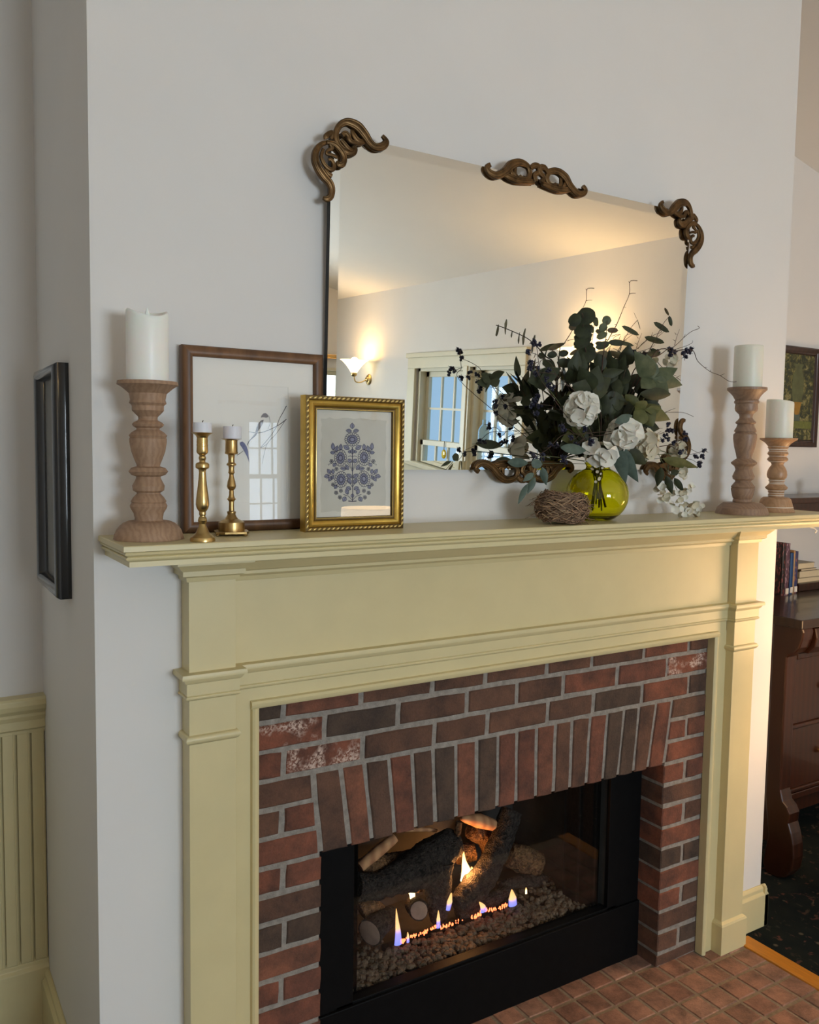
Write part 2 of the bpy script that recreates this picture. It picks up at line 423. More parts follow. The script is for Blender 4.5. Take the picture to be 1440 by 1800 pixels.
# ---------------------------------------------------------------- the setting
XL, XR = -0.336, 1.828          # chimney breast
YB = 0.68                        # wall behind it
WL, WR, WF = -1.90, 3.40, -7.0   # room
EAVE, RIDGE, XC = 2.79, 3.40, 0.75
OX0, OX1, OZ1 = 0.1698, 1.3295, 0.651    # firebox opening in the brick face

# floor (carpet) with the hearth let into it
mb = MB()
HX0, HX1, HY0 = -0.16, 1.732, -0.62
for x0, x1, y0, y1 in ((WL-.1, WR+.1, WF-.1, HY0), (WL-.1, HX0, HY0, YB+.05), (HX1, WR+.1, HY0, YB+.05)):
    mb.box(x0, x1, y0, y1, -0.10, 0.0)
m, nt, b = new_mat('patterned_carpet')
v = coords(nt, (1, 1, 1))
vo = nt.nodes.new('ShaderNodeTexVoronoi'); vo.inputs['Scale'].default_value = 16; vo.inputs['Randomness'].default_value = 0.9
nt.links.new(v, vo.inputs['Vector'])
n1 = noise_tex(nt, v, 26, 3, 0.6, 1.0); n2 = noise_tex(nt, v, 7, 2)
base = ramp(nt, n2, [(0.3, (0.010, 0.014, 0.016)), (0.7, (0.022, 0.026, 0.022))])
flo = ramp(nt, noise_tex(nt, v, 11, 2), [(0.35, (0.16, 0.12, 0.075)), (0.5, (0.16, 0.06, 0.045)), (0.65, (0.06, 0.06, 0.04))])
f1 = ramp(nt, n1, [(0.60, (0, 0, 0)), (0.68, (0.75, 0.75, 0.75))])
c1 = mixc(nt, f1, base, flo)
f2 = ramp(nt, vo.outputs['Distance'], [(0.10, (1, 1, 1)), (0.16, (0, 0, 0))])
c1 = mixc(nt, f2, c1, (0.13, 0.105, 0.07))
nt.links.new(c1, b.inputs['Base Color']); setin(b, rough=1.0, spec=0.05)
bump(nt, b, noise_tex(nt, v, 900, 2), 0.6, 0.003)
MT['carpet'] = m
struct('floor', mb, 'carpet', 'dark patterned carpet with small tan and red floral specks')

# hearth: grout bed, one object for each tile, honey wood edging
hb = struct('hearth', MB().box(HX0+.0, 1.668, HY0, 0.16, -0.10, -0.0025), 'grout', 'hearth of small square terracotta tiles')
T = 0.0842
rt = random.Random(3)
tile_meshes = []
for k in range(6):
    t = MB(); w = T/2-0.0052
    jit = [(rt.uniform(-.0012, .0012), rt.uniform(-.0012, .0012)) for _ in range(4)]
    low = [(-w+jit[0][0], -w+jit[0][1]), (w+jit[1][0], -w+jit[1][1]), (w+jit[2][0], w+jit[2][1]), (-w+jit[3][0], w+jit[3][1])]
    vs = [(x, y, -0.02) for x, y in low] + [(x, y, -0.002) for x, y in low] + [(x*.95, y*.95, 0.0005) for x, y in low] + [(x*.5, y*.5, 0.0012) for x, y in low]
    fs = [(3, 2, 1, 0)] + [(i+j*4, (i+1) % 4+j*4, (i+1) % 4+j*4+4, i+j*4+4) for j in range(3) for i in range(4)] + [(12, 13, 14, 15)]
    t.add(vs, fs)
    me = bpy.data.meshes.new('tile'); me.from_pydata(t.v, [], t.f); me.materials.append(MT['tile'])
    for p in me.polygons: p.use_smooth = True
    me.set_sharp_from_angle(angle=math.radians(50))
    tile_meshes.append(me)
ix = 0
for i in range(-18, 4):
    for j in range(-5, 3):
        cx = 1.336+(i+0.5)*T; cy = -0.153+(j+0.5)*T
        if cx < HX0+.04 or cx > 1.64 or cy > 0.10: continue
        if cy > -0.01 and not (OX0 < cx < OX1): continue
        o = bpy.data.objects.new('tile', rt.choice(tile_meshes)); COL.objects.link(o); o.parent = hb
        o.location = (cx, cy, rt.uniform(-.0008, .0008)); o.rotation_euler = (rt.uniform(-.008, .008), rt.uniform(-.008, .008), rt.uniform(-.012, .012))
mb = MB().box(1.670, 1.730, HY0, -0.030, -0.05, 0.004)
struct('trim_1', mb, 'honey', 'honey coloured wooden strip edging the tiled hearth', bev=0.003)

# chimney breast: front wall with the fireplace opening, two returns
mb = MB()
ZT = 3.45
mb.box(XL, -0.03, 0.012, 0.12, 0, ZT).box(1.537, XR, 0.012, 0.12, 0, ZT).box(-0.03, 1.537, 0.012, 0.12, 1.058, ZT)
mb.box(XL, -0.150, 0.0, 0.012, 0, ZT).box(1.657, XR, 0.0, 0.012, 0, ZT).box(-0.150, 1.657, 0.0, 0.012, 1.20, ZT)
mb.box(XL, XL+.1, 0.12, YB, 0, ZT).box(XR-.1, XR, 0.12, YB, 0, ZT)
struct('wall_chimney', mb, 'wall', 'off-white plaster chimney breast')
struct('wall_back', MB().box(WL-.1, XL+.05, YB, YB+.1, 0, ZT).box(XR-.05, WR+.1, YB, YB+.1, 0, ZT), 'wall', 'off-white wall set back beside the chimney breast')
struct('wall_left', MB().box(WL-.1, WL, WF, YB, 0, EAVE+.05), 'wall', 'off-white side wall')
# right wall around the double window
WY0, WY1, WZ0, WZ1 = -4.88, -3.40, 0.78, 2.07
mb = MB().box(WR, WR+.16, WF, WY0, 0, EAVE+.05).box(WR, WR+.16, WY1, YB, 0, EAVE+.05)
mb.box(WR, WR+.16, WY0, WY1, 0, WZ0).box(WR, WR+.16, WY0, WY1, WZ1, EAVE+.05)
struct('wall_right', mb, 'wall', 'off-white side wall with the double window')
# far wall with two window openings
FW = ((-0.25, 1.65), (2.56, 3.16))
mb = MB(); x = WL
for a, c in FW:
    mb.box(x, a, WF-.12, WF, 0, ZT); mb.box(a, c, WF-.12, WF, 0, 0.78); mb.box(a, c, WF-.12, WF, 2.08, ZT); x = c
mb.box(x, WR, WF-.12, WF, 0, ZT)
struct('wall_far', mb, 'wall', 'off-white far wall with windows')
mb = MB().prism([(WL-.2, EAVE-.046), (XC, RIDGE), (WR+.25, EAVE-.058), (WR+.25, EAVE+.1), (XC, RIDGE+.16), (WL-.2, EAVE+.1)], WF-.1, YB+.1, 'y')
struct('ceiling', mb, 'ceiling', 'white sloping ceiling rising to a ridge above the chimney')

# baseboards, chair rail and beadboard
def base_prof(h): return [(0, 0), (-.020, 0), (-.020, h-.028), (-.012, h-.020), (-.012, h-.008), (-.005, h), (0, h)]
mb = MB().prism([(y, z) for y, z in base_prof(0.14)], 1.672, 1.848, 'x')
mb.prism([(XR-y, z) for y, z in base_prof(0.14)], -0.02, YB, 'y')
struct('baseboard_right', mb, 'cream', 'cream baseboard at the foot of the chimney breast', bev=0.0015)
mb = MB().prism([(XL+y, z) for y, z in base_prof(0.17)], -0.0, YB, 'y').prism(base_prof(0.17), XL-.02, -0.165, 'x')
struct('baseboard_left', mb, 'cream', 'cream baseboard along the side of the chimney breast', bev=0.0015)
mb = MB().prism([(YB+y*1.2, z) for y, z in base_prof(0.205)], WL, XL, 'x')
struct('baseboard_back', mb, 'cream', 'tall cream baseboard under the beadboard', bev=0.0015)
wb = struct('trim_2', MB().box(WL, XL, YB-.004, YB, 0.2, 0.84), 'cream', 'cream beadboard wainscot with chair rail')
pw = 0.0358; x = XL
plank_me = None
for k in range(14):
    t = MB().box(-pw+.002, -.002, -.012, 0, 0, 0.64).box(-.0085, -.0045, -.0145, -.011, 0, 0.64)
    if plank_me is None:
        po = t.build('plank', 'cream', None, bev=0.0015); plank_me = po.data
    else:
        po = bpy.data.objects.new('plank', plank_me); COL.objects.link(po)
        mo = po.modifiers.new('bevel', 'BEVEL'); mo.width = 0.0015; mo.segments = 2; mo.limit_method = 'ANGLE'
    po.parent = wb; po.location = (x, YB-.003, 0.2); x -= pw
cr = [(0, .835), (-.016, .835), (-.016, .845), (-.024, .850), (-.024, .872), (-.030, .885), (-.030, .893), (-.042, .905), (-.046, .918), (-.046, .932), (-.040, .938), (0, .938)]
o = MB().prism([(YB+y, z) for y, z in cr], WL, XL, 'x').build('chair_rail', 'cream', wb, bev=0.001)

# windows ------------------------------------------------------------------
def sash_window(name, axis, a0, a1, z0, zm, z1, pos, inw, nx, nz, label, mat='cream_trim'):
    """double hung window; axis 'y' = in a wall of constant x. pos = glass plane, inw = +-1 towards the room"""
    def bx(mb, u0, u1, d0, d1, z0, z1):
        d = sorted((pos+inw*d0, pos+inw*d1))
        return mb.box(d[0], d[1], u0, u1, z0, z1) if axis == 'y' else mb.box(u0, u1, d[0], d[1], z0, z1)
    w = MB()
    for u0, u1 in ((a0, a0+.035), (a1-.035, a1)): bx(w, u0, u1, -.03, .085, z0, z1)
    bx(w, a0, a1, -.03, .085, z1-.03, z1); bx(w, a0, a1, -.03, .085, z0, z0+.03)
    o = w.build(name, mat, None, bev=0.002); o['kind'] = 'structure'; o['label'] = label
    for (s0, s1, off) in ((zm-.02, z1-.03, 0.0), (z0+.03, zm+.02, 0.036)):
        sh = MB(); st = .045
        for u0, u1 in ((a0+.035, a0+.035+st), (a1-.035-st, a1-.035)): bx(sh, u0, u1, off-.015, off+.02, s0, s1)
        bx(sh, a0+.035, a1-.035, off-.015, off+.02, s0, s0+.042); bx(sh, a0+.035, a1-.035, off-.015, off+.02, s1-.045, s1)
        so = sh.build('sash', mat, o, bev=0.002)
        g0, g1, h0, h1 = a0+.035+st, a1-.035-st, s0+.042, s1-.045
        for i in range(1, nx):
            u = lerp(g0, g1, i/nx); bx(MB(), 0, 0, 0, 0, 0, 0)
            t = MB(); bx(t, u-.009, u+.009, off-.008, off+.012, h0, h1); t.build('muntin', mat, so)
        for j in range(1, nz):
            z = lerp(h0, h1, j/nz); t = MB(); bx(t, g0, g1, off-.007, off+.011, z-.009, z+.009); t.build('muntin', mat, so)
        for i in range(nx):
            for j in range(nz):
                t = MB(); bx(t, lerp(g0, g1, i/nx), lerp(g0, g1, (i+1)/nx), off-.0015, off+.0015, lerp(h0, h1, j/nz), lerp(h0, h1, (j+1)/nz))
                t.build('pane', 'window_pane', so)
    return o
sash_window('window_1', 'y', -4.86, -4.115, 0.80, 1.40, 2.055, WR+.10, -1, 3, 2, 'cream double hung window with small panes')
sash_window('window_2', 'y', -4.025, -3.41, 0.80, 1.40, 2.055, WR+.10, -1, 3, 2, 'cream double hung window beside the mullion')
mb = MB().box(WR-.02, WR+.02, -4.12, -4.02, 0.80, 2.06).box(WR-.03, WR-.02, -4.095, -4.045, 0.80, 2.06)
mb.box(WR-.022, WR, -4.99, -4.87, 0.79, 2.05).box(WR-.022, WR, -3.40, -3.31, 0.79, 2.05).box(WR-.022, WR, -4.99, -3.31, 2.05, 2.146)
mb.box(WR-.034, WR, -5.01, -3.29, 2.145, 2.185).box(WR-.05, WR+.08, -5.02, -3.28, 0.75, 0.79).box(WR-.022, WR, -4.98, -3.32, 0.66, 0.75)
struct('trim_3', mb, 'cream_trim', 'cream casing around the double window', bev=0.004)
sash_window('window_3', 'x', FW[0][0], FW[0][1], 0.78, 1.42, 2.08, WF-.07, 1, 4, 2, 'wide cream window in the far wall')
sash_window('window_4', 'x', FW[1][0], FW[1][1], 0.78, 1.42, 2.08, WF-.07, 1, 3, 2, 'narrow cream window in the far wall')

# ---------------------------------------------------------------- brick facing
CP = 0.0677; ZTOP = 1.057; J = 0.0110
bf = thing('brick_fireplace_facing', 'red and brown brick facing with a flat soldier arch around the fire', 'brickwork', (0.7535, 0.05, 0))
mb = MB()
mb.box(-0.03, OX0-.005, 0.0035, 0.098, 0, ZTOP).box(OX1+.005, 1.537, 0.0035, 0.098, 0, ZTOP).box(OX0-.005, OX1+.005, 0.0035, 0.098, OZ1+.006, ZTOP)
mb.build('mortar_bed', 'mortar', bf)
rb = random.Random(11)
BM = {'r': 'brick_red', 'b': 'brick_brown', 'g': 'brick_grey', 'e': 'brick_efflo'}
def brick(c, mat, y0=0.0, y1=0.097):
    """c: four (x, z) corners, counter-clockwise from lower left; worn edges get a few extra points"""
    mx = sum(p[0] for p in c)/4; mz = sum(p[1] for p in c)/4
    yj = y0+rb.uniform(-.0018, .0018)
    o = []
    for i in range(4):
        p, q = Vector(c[i]), Vector(c[(i+1) % 4]); L = (q-p).length; e = (q-p)/L; nn = Vector((e.y, -e.x))
        n = 3 if L > .09 else 2
        for k in range(n):
            t = k/n+(rb.uniform(-.06, .06) if k else 0)
            d = rb.uniform(-.0018, .0010)-(.0014 if k == 0 else 0)
            s_ = p+e*(L*t)+nn*d
            o.append((s_.x, s_.y))
    N = len(o)
    def ins(p, d):
        v = Vector((mx-p[0], mz-p[1])); ax = d if abs(v.x) > d else abs(v.x)
        return (p[0]+math.copysign(min(d, abs(v.x)), v.x), p[1]+math.copysign(min(d, abs(v.y)), v.y))
    fr_ = [ins(p, .0032) for p in o]
    vs = [(x, yj+rb.uniform(-.0005, .0005), z) for x, z in fr_]+[(x, yj+.0032, z) for x, z in o]+[(x, y1, z) for x, z in o]
    fs = [tuple(range(N)), tuple(range(3*N-1, 2*N-1, -1))]+[(i+N*k, i+N*k+N, (i+1) % N+N*k+N, (i+1) % N+N*k) for k in range(2) for i in range(N)]
    ctr = Vector((mx, 0.05, mz))
    t = MB().add([tuple(Vector(v)-ctr+Vector(bf.location)) for v in vs], fs)
    ob = t.build('brick', BM[mat], bf)
    ob.location = ctr-Vector(bf.location)
    return ob
def jx(px, py): return onY(px, py, 0).x
LIM0, LIM1 = -0.028, 1.535
rows = {
 1: ([(499.3,1247.8),(635.6,1220),(761.8,1202),(854.4,1187.8),(963.3,1172),(1042.2,1160),(1133.3,1145.6),(1212.2,1133)], 'grbbbbbrb'),
 2: ([(571,1273),(701,1251),(822,1229),(910,1215.6),(991.3,1202),(1086.7,1184.4),(1173.3,1171)], 'egbbbrre'),
 3: ([(499,1338),(639,1313),(764.4,1284),(857.8,1269),(964,1246),(1044.4,1233),(1130,1218),(1211,1204)], 'rebbbbgrb')}
def zr(k): return ZTOP-k*CP+J/2, ZTOP-(k-1)*CP-J/2
for k, (js, cols) in rows.items():
    xs = [LIM0-J/2]+[jx(*p) for p in js]+[LIM1+J/2]
    z0, z1 = zr(k)
    for i in range(len(xs)-1):
        a, c = xs[i]+J/2, xs[i+1]-J/2
        brick([(a, z0), (c, z0), (c, z1), (a, z1)], cols[i])
# soldier arch
tops = [(551,1360),(600,1358),(641,1349),(684.4,1335.6),(725,1328),(762,1315.6),(802.7,1304),(838.9,1297.8),(876.7,1289),(910,1284),(944.4,1277.8),(978,1271),(1007,1266.7),(1038.9,1260),(1068.9,1255.6),(1097.8,1251),(1124.4,1246.7),(1154.4,1242),(1182,1235)]
bots = [(571,1495.6),(616.7,1477.8),(655.6,1466.7),(695.6,1462),(733,1448),(767.8,1440),(804,1431),(840,1417.8),(875.6,1413),(908.9,1404),(943,1395.6),(974.4,1386.7),(1003,1382),(1032,1373),(1060.8,1365),(1087.5,1360),(1115,1351.7),(1140,1346.7),(1167.5,1341.7)]
tx = [jx(*p) for p in tops]; bxs = [jx(*p) for p in bots]
bxs[0] = OX0-.001; bxs[-1] = OX1+.001
az0, az1 = OZ1, ZTOP-3*CP-J/2
for i, cmat in enumerate('brbrbgrgrrrbbrggbr'):
    g = 0.0046
    brick([(bxs[i]+g, az0), (bxs[i+1]-g, az0), (tx[i+1]-g, az1), (tx[i]+g, az1)], cmat)
def edge(zz, side):
    t = (zz-az0)/(az1-az0)
    return lerp(bxs[0], tx[0], t) if side < 0 else lerp(bxs[-1], tx[-1], t)
half = {5: ((496.7,1444), (1207.8,1282)), 7: ((499,1546.7), (1205,1353)), 9: ((500,1642), (1202.5,1426.7)), 11: ((495.6,1742), (1200,1498)), 13: ((499,1840), (1198,1568)), 15: ((499,1930), (1193,1645))}
lc = {4: 'b', 5: 'br', 6: 'r', 7: 'rr', 8: 'b', 9: 'gg', 10: 'r', 11: 'rr', 12: 'r', 13: 'br', 14: 'b', 15: 'rb', 16: 'r'}
rc = {4: 'b', 5: 'rr', 6: 'r', 7: 'rr', 8: 'b', 9: 'rb', 10: 'r', 11: 'gg', 12: 'r', 13: 'rb', 14: 'b', 15: 'bg', 16: 'b'}
for k in range(4, 17):
    z0, z1 = zr(k)
    if k == 16: z0 = 0.0
    if k <= 6:
        el0, el1 = edge(z0, -1)-.006, edge(z1, -1)-.006; er0, er1 = edge(z0, 1)+.006, edge(z1, 1)+.006
    else:
        el0 = el1 = OX0; er0 = er1 = OX1
    if k in half:
        a = jx(*half[k][0]); c = jx(*half[k][1])
        brick([(LIM0, z0), (a-J/2, z0), (a-J/2, z1), (LIM0, z1)], lc[k][0])
        brick([(a+J/2, z0), (el0, z0), (el1, z1), (a+J/2, z1)], lc[k][1])
        brick([(er0, z0), (c-J/2, z0), (c-J/2, z1), (er1, z1)], rc[k][0])
        brick([(c+J/2, z0), (LIM1, z0), (LIM1, z1), (c+J/2, z1)], rc[k][1])
    else:
        brick([(LIM0, z0), (el0, z0), (el1, z1), (LIM0, z1)], lc[k])
        brick([(er0, z0), (LIM1, z0), (LIM1, z1), (er1, z1)], rc[k])

# ---------------------------------------------------------------- painted mantel
XM = 0.7535
mt = thing('fireplace_mantel', 'cream painted wooden mantel with pilasters and a moulded shelf', 'mantel', (XM, -0.03, 0))
def rim3(x0, x1, yf, prof, yb=0.0):
    """moulding returned round three sides of a block; prof = (projection, z) bottom to top, closed with caps"""
    vs = []; fs = []; n = len(prof)
    for p, z in prof:
        vs += [(x0-p, yb, z), (x0-p, yf-p, z), (x1+p, yf-p, z), (x1+p, yb, z)]
    for i in range(n-1):
        for k in range(3): fs.append((i*4+k, i*4+k+1, i*4+k+5, i*4+k+4))
        fs.append((i*4+3, i*4, i*4+4, i*4+7))
    fs.append((3, 2, 1, 0)); fs.append(((n-1)*4, (n-1)*4+1, (n-1)*4+2, (n-1)*4+3))
    return MB().add(vs, fs)
SZ = 1.427
shelf_prof = [(-.0125, 1.387), (-.0125, 1.3965), (-.0085, 1.399), (-.0065, 1.4005), (-.0055, 1.403), (-.0065, 1.4055), (-.009, 1.4065), (-.0065, 1.408), (-.0035, 1.410), (-.003, 1.4125), (-.0045, 1.4150), (-.007, 1.4160), (0, 1.4165), (0, 1.4255), (-.0015, 1.427)]
rim3(-0.327, 1.834, -0.213, shelf_prof).build('shelf', 'cream', mt, smooth=True, angle=28)
MB().box(-0.058, 1.565, -0.021, 0.006, 1.05, 1.388).build('frieze', 'cream', mt)
cr = [(0.0, 1.320), (-.026, 1.320), (-.029, 1.330), (-.040, 1.336), (-.040, 1.343), (-.046, 1.346), (-.070, 1.366), (-.078, 1.368), (-.078, 1.388), (0.0, 1.388)]
MB().prism(cr, -0.058, 1.565, 'x').build('crown_moulding', 'cream', mt, bev=0.0006)
band = [(.0, 1.0800), (.004, 1.0815), (.0075, 1.084), (.0085, 1.0868), (.0075, 1.0892), (.005, 1.0905), (.0065, 1.092), (.0065, 1.1165), (.010, 1.119), (.013, 1.124), (.014, 1.1265), (.019, 1.128), (.0195, 1.133), (.018, 1.1385), (.0, 1.1395)]
bandy = [(-.021-p, z) for p, z in band] + [(0.0, 1.1395), (0.0, 1.080)]
MB().prism(bandy, -0.058, 1.565, 'x').build('frieze_band', 'cream', mt, smooth=True, angle=30)
# inner casing against the brick: flat boards and bead
MB().box(-0.060, -0.013, -0.021, 0.010, 0.0, 1.050).build('casing_board', 'cream', mt)
MB().box(1.520, 1.567, -0.021, 0.010, 0.0, 1.050).build('casing_board', 'cream', mt)
def bead(a, c): return [(a, 0.0), (a, -.022), (a+(c-a)*.12, -.029), (a+(c-a)*.4, -.032), (a+(c-a)*.75, -.031), (c, -.027), (c, 0.0)]
MB().prism(bead(-.0165, 0.0015), 0.0, 1.036, 'z').build('casing_bead', 'cream', mt, smooth=True, angle=35)
MB().prism([(1.507-x, y) for x, y in bead(-.0165, 0.0015)], 0.0, 1.036, 'z').build('casing_bead', 'cream', mt, smooth=True, angle=35)
MB().prism([(y, z) for z, y in bead(1.053, 1.0345)], -.0165, 1.5235, 'x').build('lintel_bead', 'cream', mt, smooth=True, angle=35)
for side in (0, 1):
    x0, x1 = (-0.161, -0.060) if side == 0 else (1.567, 1.668)
    pl = MB().box(x0, x1, -0.050, 0.0, 0.0, 1.36).build('pilaster', 'cream', mt, bev=0.0012)
    rim3(x0, x1, -0.050, [(.011, 0.0), (.011, .094), (.008, .1), (.0, .106)]).build('plinth', 'cream', pl, bev=0.0008)
    rim3(x0, x1, -0.050, band).build('band', 'cream', pl, smooth=True, angle=30)
    rim3(x0, x1, -0.050, [(0, .986), (.003, .988), (.007, .992), (.009, .997), (.007, 1.002), (.004, 1.0045), (0, 1.006)]).build('astragal', 'cream', pl, smooth=True, angle=50)
    rim3(x0, x1, -0.050, [(0, 1.328), (.005, 1.329), (.007, 1.338), (.016, 1.342), (.016, 1.352), (.021, 1.356), (.028, 1.364), (.031, 1.366), (.031, 1.388), (0, 1.388)]).build('capital', 'cream', pl, smooth=True, angle=30)
hp = [Vector((1.800, -.13, 1.389)), Vector((1.800, -.13, 1.383)), Vector((1.806, -.134, 1.377)), Vector((1.816, -.14, 1.374)), Vector((1.822, -.144, 1.367)), Vector((1.818, -.142, 1.360))]
MB().tube(spl(hp, 5), 0.0022, 8).build('cup_hook', 'white_plastic', mt, smooth=True)

# ---------------------------------------------------------------- gas fireplace insert
gf = thing('gas_fireplace_insert', 'black metal gas fireplace insert with mesh side screens', 'fireplace', (0.75, 0.3, 0))
MB().box(OX0, 0.304, 0.088, 0.104, 0.0, 0.72).build('side_panel', 'black_metal', gf, bev=0.002)
MB().box(1.196, OX1, 0.088, 0.104, 0.0, 0.72).build('side_panel', 'black_metal', gf, bev=0.002)
MB().box(OX0, OX1, 0.080, 0.100, 0.0, 0.183).build('lower_panel', 'black_metal', gf, bev=0.0025)
MB().box(0.255, 1.235, 0.088, 0.122, 0.176, 0.190).build('ledge', 'black_metal', gf, bev=0.002)
MB().box(OX0, OX1, 0.100, 0.125, 0.665, 0.74).build('hood', 'black_metal', gf, bev=0.002)
mb = MB()
A0, A1, B0, B1, YBK = 0.30, 1.20, 0.42, 1.12, 0.47
mb.prism([(A0, .10), (A0-.012, .10), (B0-.012, YBK+.012), (B1+.012, YBK+.012), (A1+.012, .10), (A1, .10), (B1, YBK), (B0, YBK)], 0.15, 0.745, 'z')
mb.box(A0-.13, A1+.13, .122, YBK+.02, 0.150, 0.172).box(A0-.13, A1+.13, .10, YBK+.02, 0.735, 0.75)
mb.box(OX0-.02, OX1+.02, .104, .112, 0.0, 0.17)
mb.build('firebox', 'firebox', gf)
for x0, x1, x2 in ((0.290, 0.330, 0.352), (1.210, 1.150, 1.08)):
    t = MB(); n = 46; vs = []; fs = []
    for i in range(n+1):
        q = i/n
        x = lerp(x0, x1, min(1, q*1.4)) if q < .72 else lerp(x1, x2, (q-.72)/.28*.5)
        y = 0.128+0.012*math.sin(q*34)+ (0 if q < .72 else (q-.72)*.25)
        vs += [(x, y, 0.19), (x, y, 0.73)]
    fs = [(2*i, 2*i+2, 2*i+3, 2*i+1) for i in range(n)]
    t.add(vs, fs).build('mesh_screen', 'mesh_screen', gf, smooth=True, angle=80)
MB().box(0.255, 1.235, 0.112, 0.115, 0.19, 0.735).build('glass_front', 'window_pane', gf)
# burner tray and ember strip
KF = 3.273
def FB(x, y, Y): return onY(560+x/KF, 1380+y/KF, Y)
FM = 0.000505
mb = MB().box(0.48, 0.98, 0.222, 0.25, 0.165, 0.204)
mb.build('burner_tray', 'black_metal', gf)
rg = random.Random(5)
mb = MB()
for k in range(1150):
    x = rg.uniform(0.325, 1.165); y = rg.uniform(0.132, 0.225)
    z = 0.182+max(0, (y-.13))*0.16+rg.uniform(-.004, .006); r = rg.uniform(.0055, .0105)
    if k > 950: x = rg.choice((rg.uniform(.34, .5), rg.uniform(.95, 1.14))); y = rg.uniform(.2, .36); z = .19+rg.uniform(0, .02)
    mb.blob((x, y, z), (r*rg.uniform(.8, 1.25), r*rg.uniform(.8, 1.2), r*rg.uniform(.65, 1)), 6, 4, .22, rg)
g = mb.build('lava_gravel_bed', 'gravel', None); tag(g, 'bed of tan lava gravel in front of the burning logs', 'gravel', kind='stuff')
mb = MB()
segs = [(500, 895, 620, 850), (600, 860, 700, 805), (700, 825, 830, 780), (880, 770, 935, 745), (930, 725, 1000, 725), (1000, 728, 1095, 690), (470, 905, 500, 900)]
for a, c, d, e in segs:
    for k in range(26):
        t = rg.random(); p = FB(lerp(a, d, t), lerp(c, e, t)+rg.uniform(-14, 4), rg.uniform(.205, .215))
        mb.blob(p, (rg.uniform(.0012, .0025), .0015, rg.uniform(.0016, .0048)), 5, 4, .3, rg)
em = mb.build('ember_strip', 'ember', None); tag(em, 'strip of glowing red embers along the burner', 'embers', kind='stuff')
# logs
rl = random.Random(21)
def log(pts, rad, label, mat='char', rough=0.10, seg=34, n=13, name='gas_log', flatz=None, ends=(None, None), fr=30):
    P = spl([FB(*p) for p in pts], n); m_ = len(P)
    R = [x*FM for x in rad]; RR = []
    for i in range(m_):
        t = i/(m_-1)*(len(R)-1); a = int(min(t, len(R)-2)); RR.append(lerp(R[a], R[a+1], t-a))
    t = MB().tube(P, RR, seg)
    out = []
    for v in t.v:
        v = Vector(v); d = mnoise.noise(v*fr)*.5+mnoise.noise(v*fr*2.7)*.35+(.5-abs(mnoise.noise(v*fr*5.5)))*.32
        # push away from the nearest centre
        c = min(P, key=lambda q: (q-v).length_squared); u = v-c
        out.append(tuple(c+u*(1+rough*2.2*d)))
    t.v = out
    root = thing(name, label, 'log', tuple(P[0]), 'ceramic logs in the fire')
    t.build('bark', mat, root, smooth=True, angle=70)
    for e, k in ((0, ends[0]), (1, ends[1])):
        if k:
            c = P[0] if e == 0 else P[-1]; ax = (P[0]-P[1]) if e == 0 else (P[-1]-P[-2]); ax.normalize()
            r = RR[0 if e == 0 else -1]*.94
            MB().lathe([(r*.98, -.004), (r, .001), (r*.85, .003), (.0005, .0035)], c, 20, ax).build('sawn_end', k, root, smooth=True, angle=35)
    return root
log([(215, 585, .285), (330, 580, .285), (430, 545, .29), (560, 480, .295), (680, 400, .305), (775, 325, .325)], [74, 72, 84, 112, 104, 84], 'charred dark log lying across the left of the fire', 'char', .12)
log([(690, 440, .285), (680, 580, .275), (685, 700, .265), (695, 790, .26)], [88, 78, 62, 42], 'short charred log standing under the long dark log', 'char', .14)
log([(550, 690, .31), (565, 705, .27), (578, 722, .228)], [52, 54, 52], 'charred stub with a round sawn end facing the room', 'char', .1, ends=(None, 'sawn'))
log([(790, 690, .255), (850, 640, .258), (930, 550, .265), (1010, 420, .275), (1060, 300, .29), (1110, 150, .31)], [52, 76, 80, 70, 68, 66], 'charred dark log leaning up to the right', 'char', .13)
log([(800, 750, .262), (900, 695, .258), (1010, 650, .258), (1090, 605, .262)], [36, 46, 42, 28], 'low charred log at the foot of the leaning log', 'char', .14)
log([(1090, 400, .33), (1160, 420, .32), (1260, 455, .31)], [70, 86, 72], 'brown bark log with a pale sawn end at the right of the fire', 'bark', .10, ends=(None, 'sawn'))
log([(1050, 590, .28), (1150, 555, .28), (1290, 560, .30), (1370, 600, .31)], [26, 34, 46, 36], 'small ashy branch lying under the right hand log', 'char', .2)
log([(240, 470, .33), (350, 460, .335), (480, 440, .35), (600, 395, .36)], [42, 62, 56, 40], 'brown lit log behind the long charred log', 'bark', .13)
log([(240, 470, .31), (340, 385, .31), (440, 300, .31)], [30, 34, 28], 'narrow split stick of pale wood leaning at the left', 'split', .05, 10)
log([(820, 190, .33), (920, 205, .32), (1020, 235, .32)], [14, 46, 34], 'pale split wedge of wood on top of the pile', 'split', .04, 8)
log([(880, 260, .36), (960, 310, .36), (990, 380, .36), (960, 470, .36)], [48, 58, 56, 50], 'rough brown log behind the tall flame', 'bark', .16)
log([(800, 400, .37), (850, 390, .37), (900, 380, .36)], [58, 60, 56], 'stub of brown log lit by the tall flame', 'bark', .06, ends=(None, None))
log([(810, 210, .30), (800, 270, .30), (790, 340, .30)], [18, 22, 14], 'thin strip of bark beside the split wedge', 'bark', .1, 10)
log([(500, 260, .36), (600, 255, .36), (680, 262, .36)], [10, 14, 10], 'sliver of pale wood under the brick arch', 'split', .05, 8)
log([(240, 720, .28), (290, 690, .28), (370, 710, .28)], [52, 46, 20], 'brown end of a log glowing behind the lower left log', 'bark', .1)
log([(425, 745, .275), (360, 790, .255), (295, 850, .232)], [50, 66, 74], 'low left log with a pale split face', 'char', .08, ends=(None, 'sawn'))
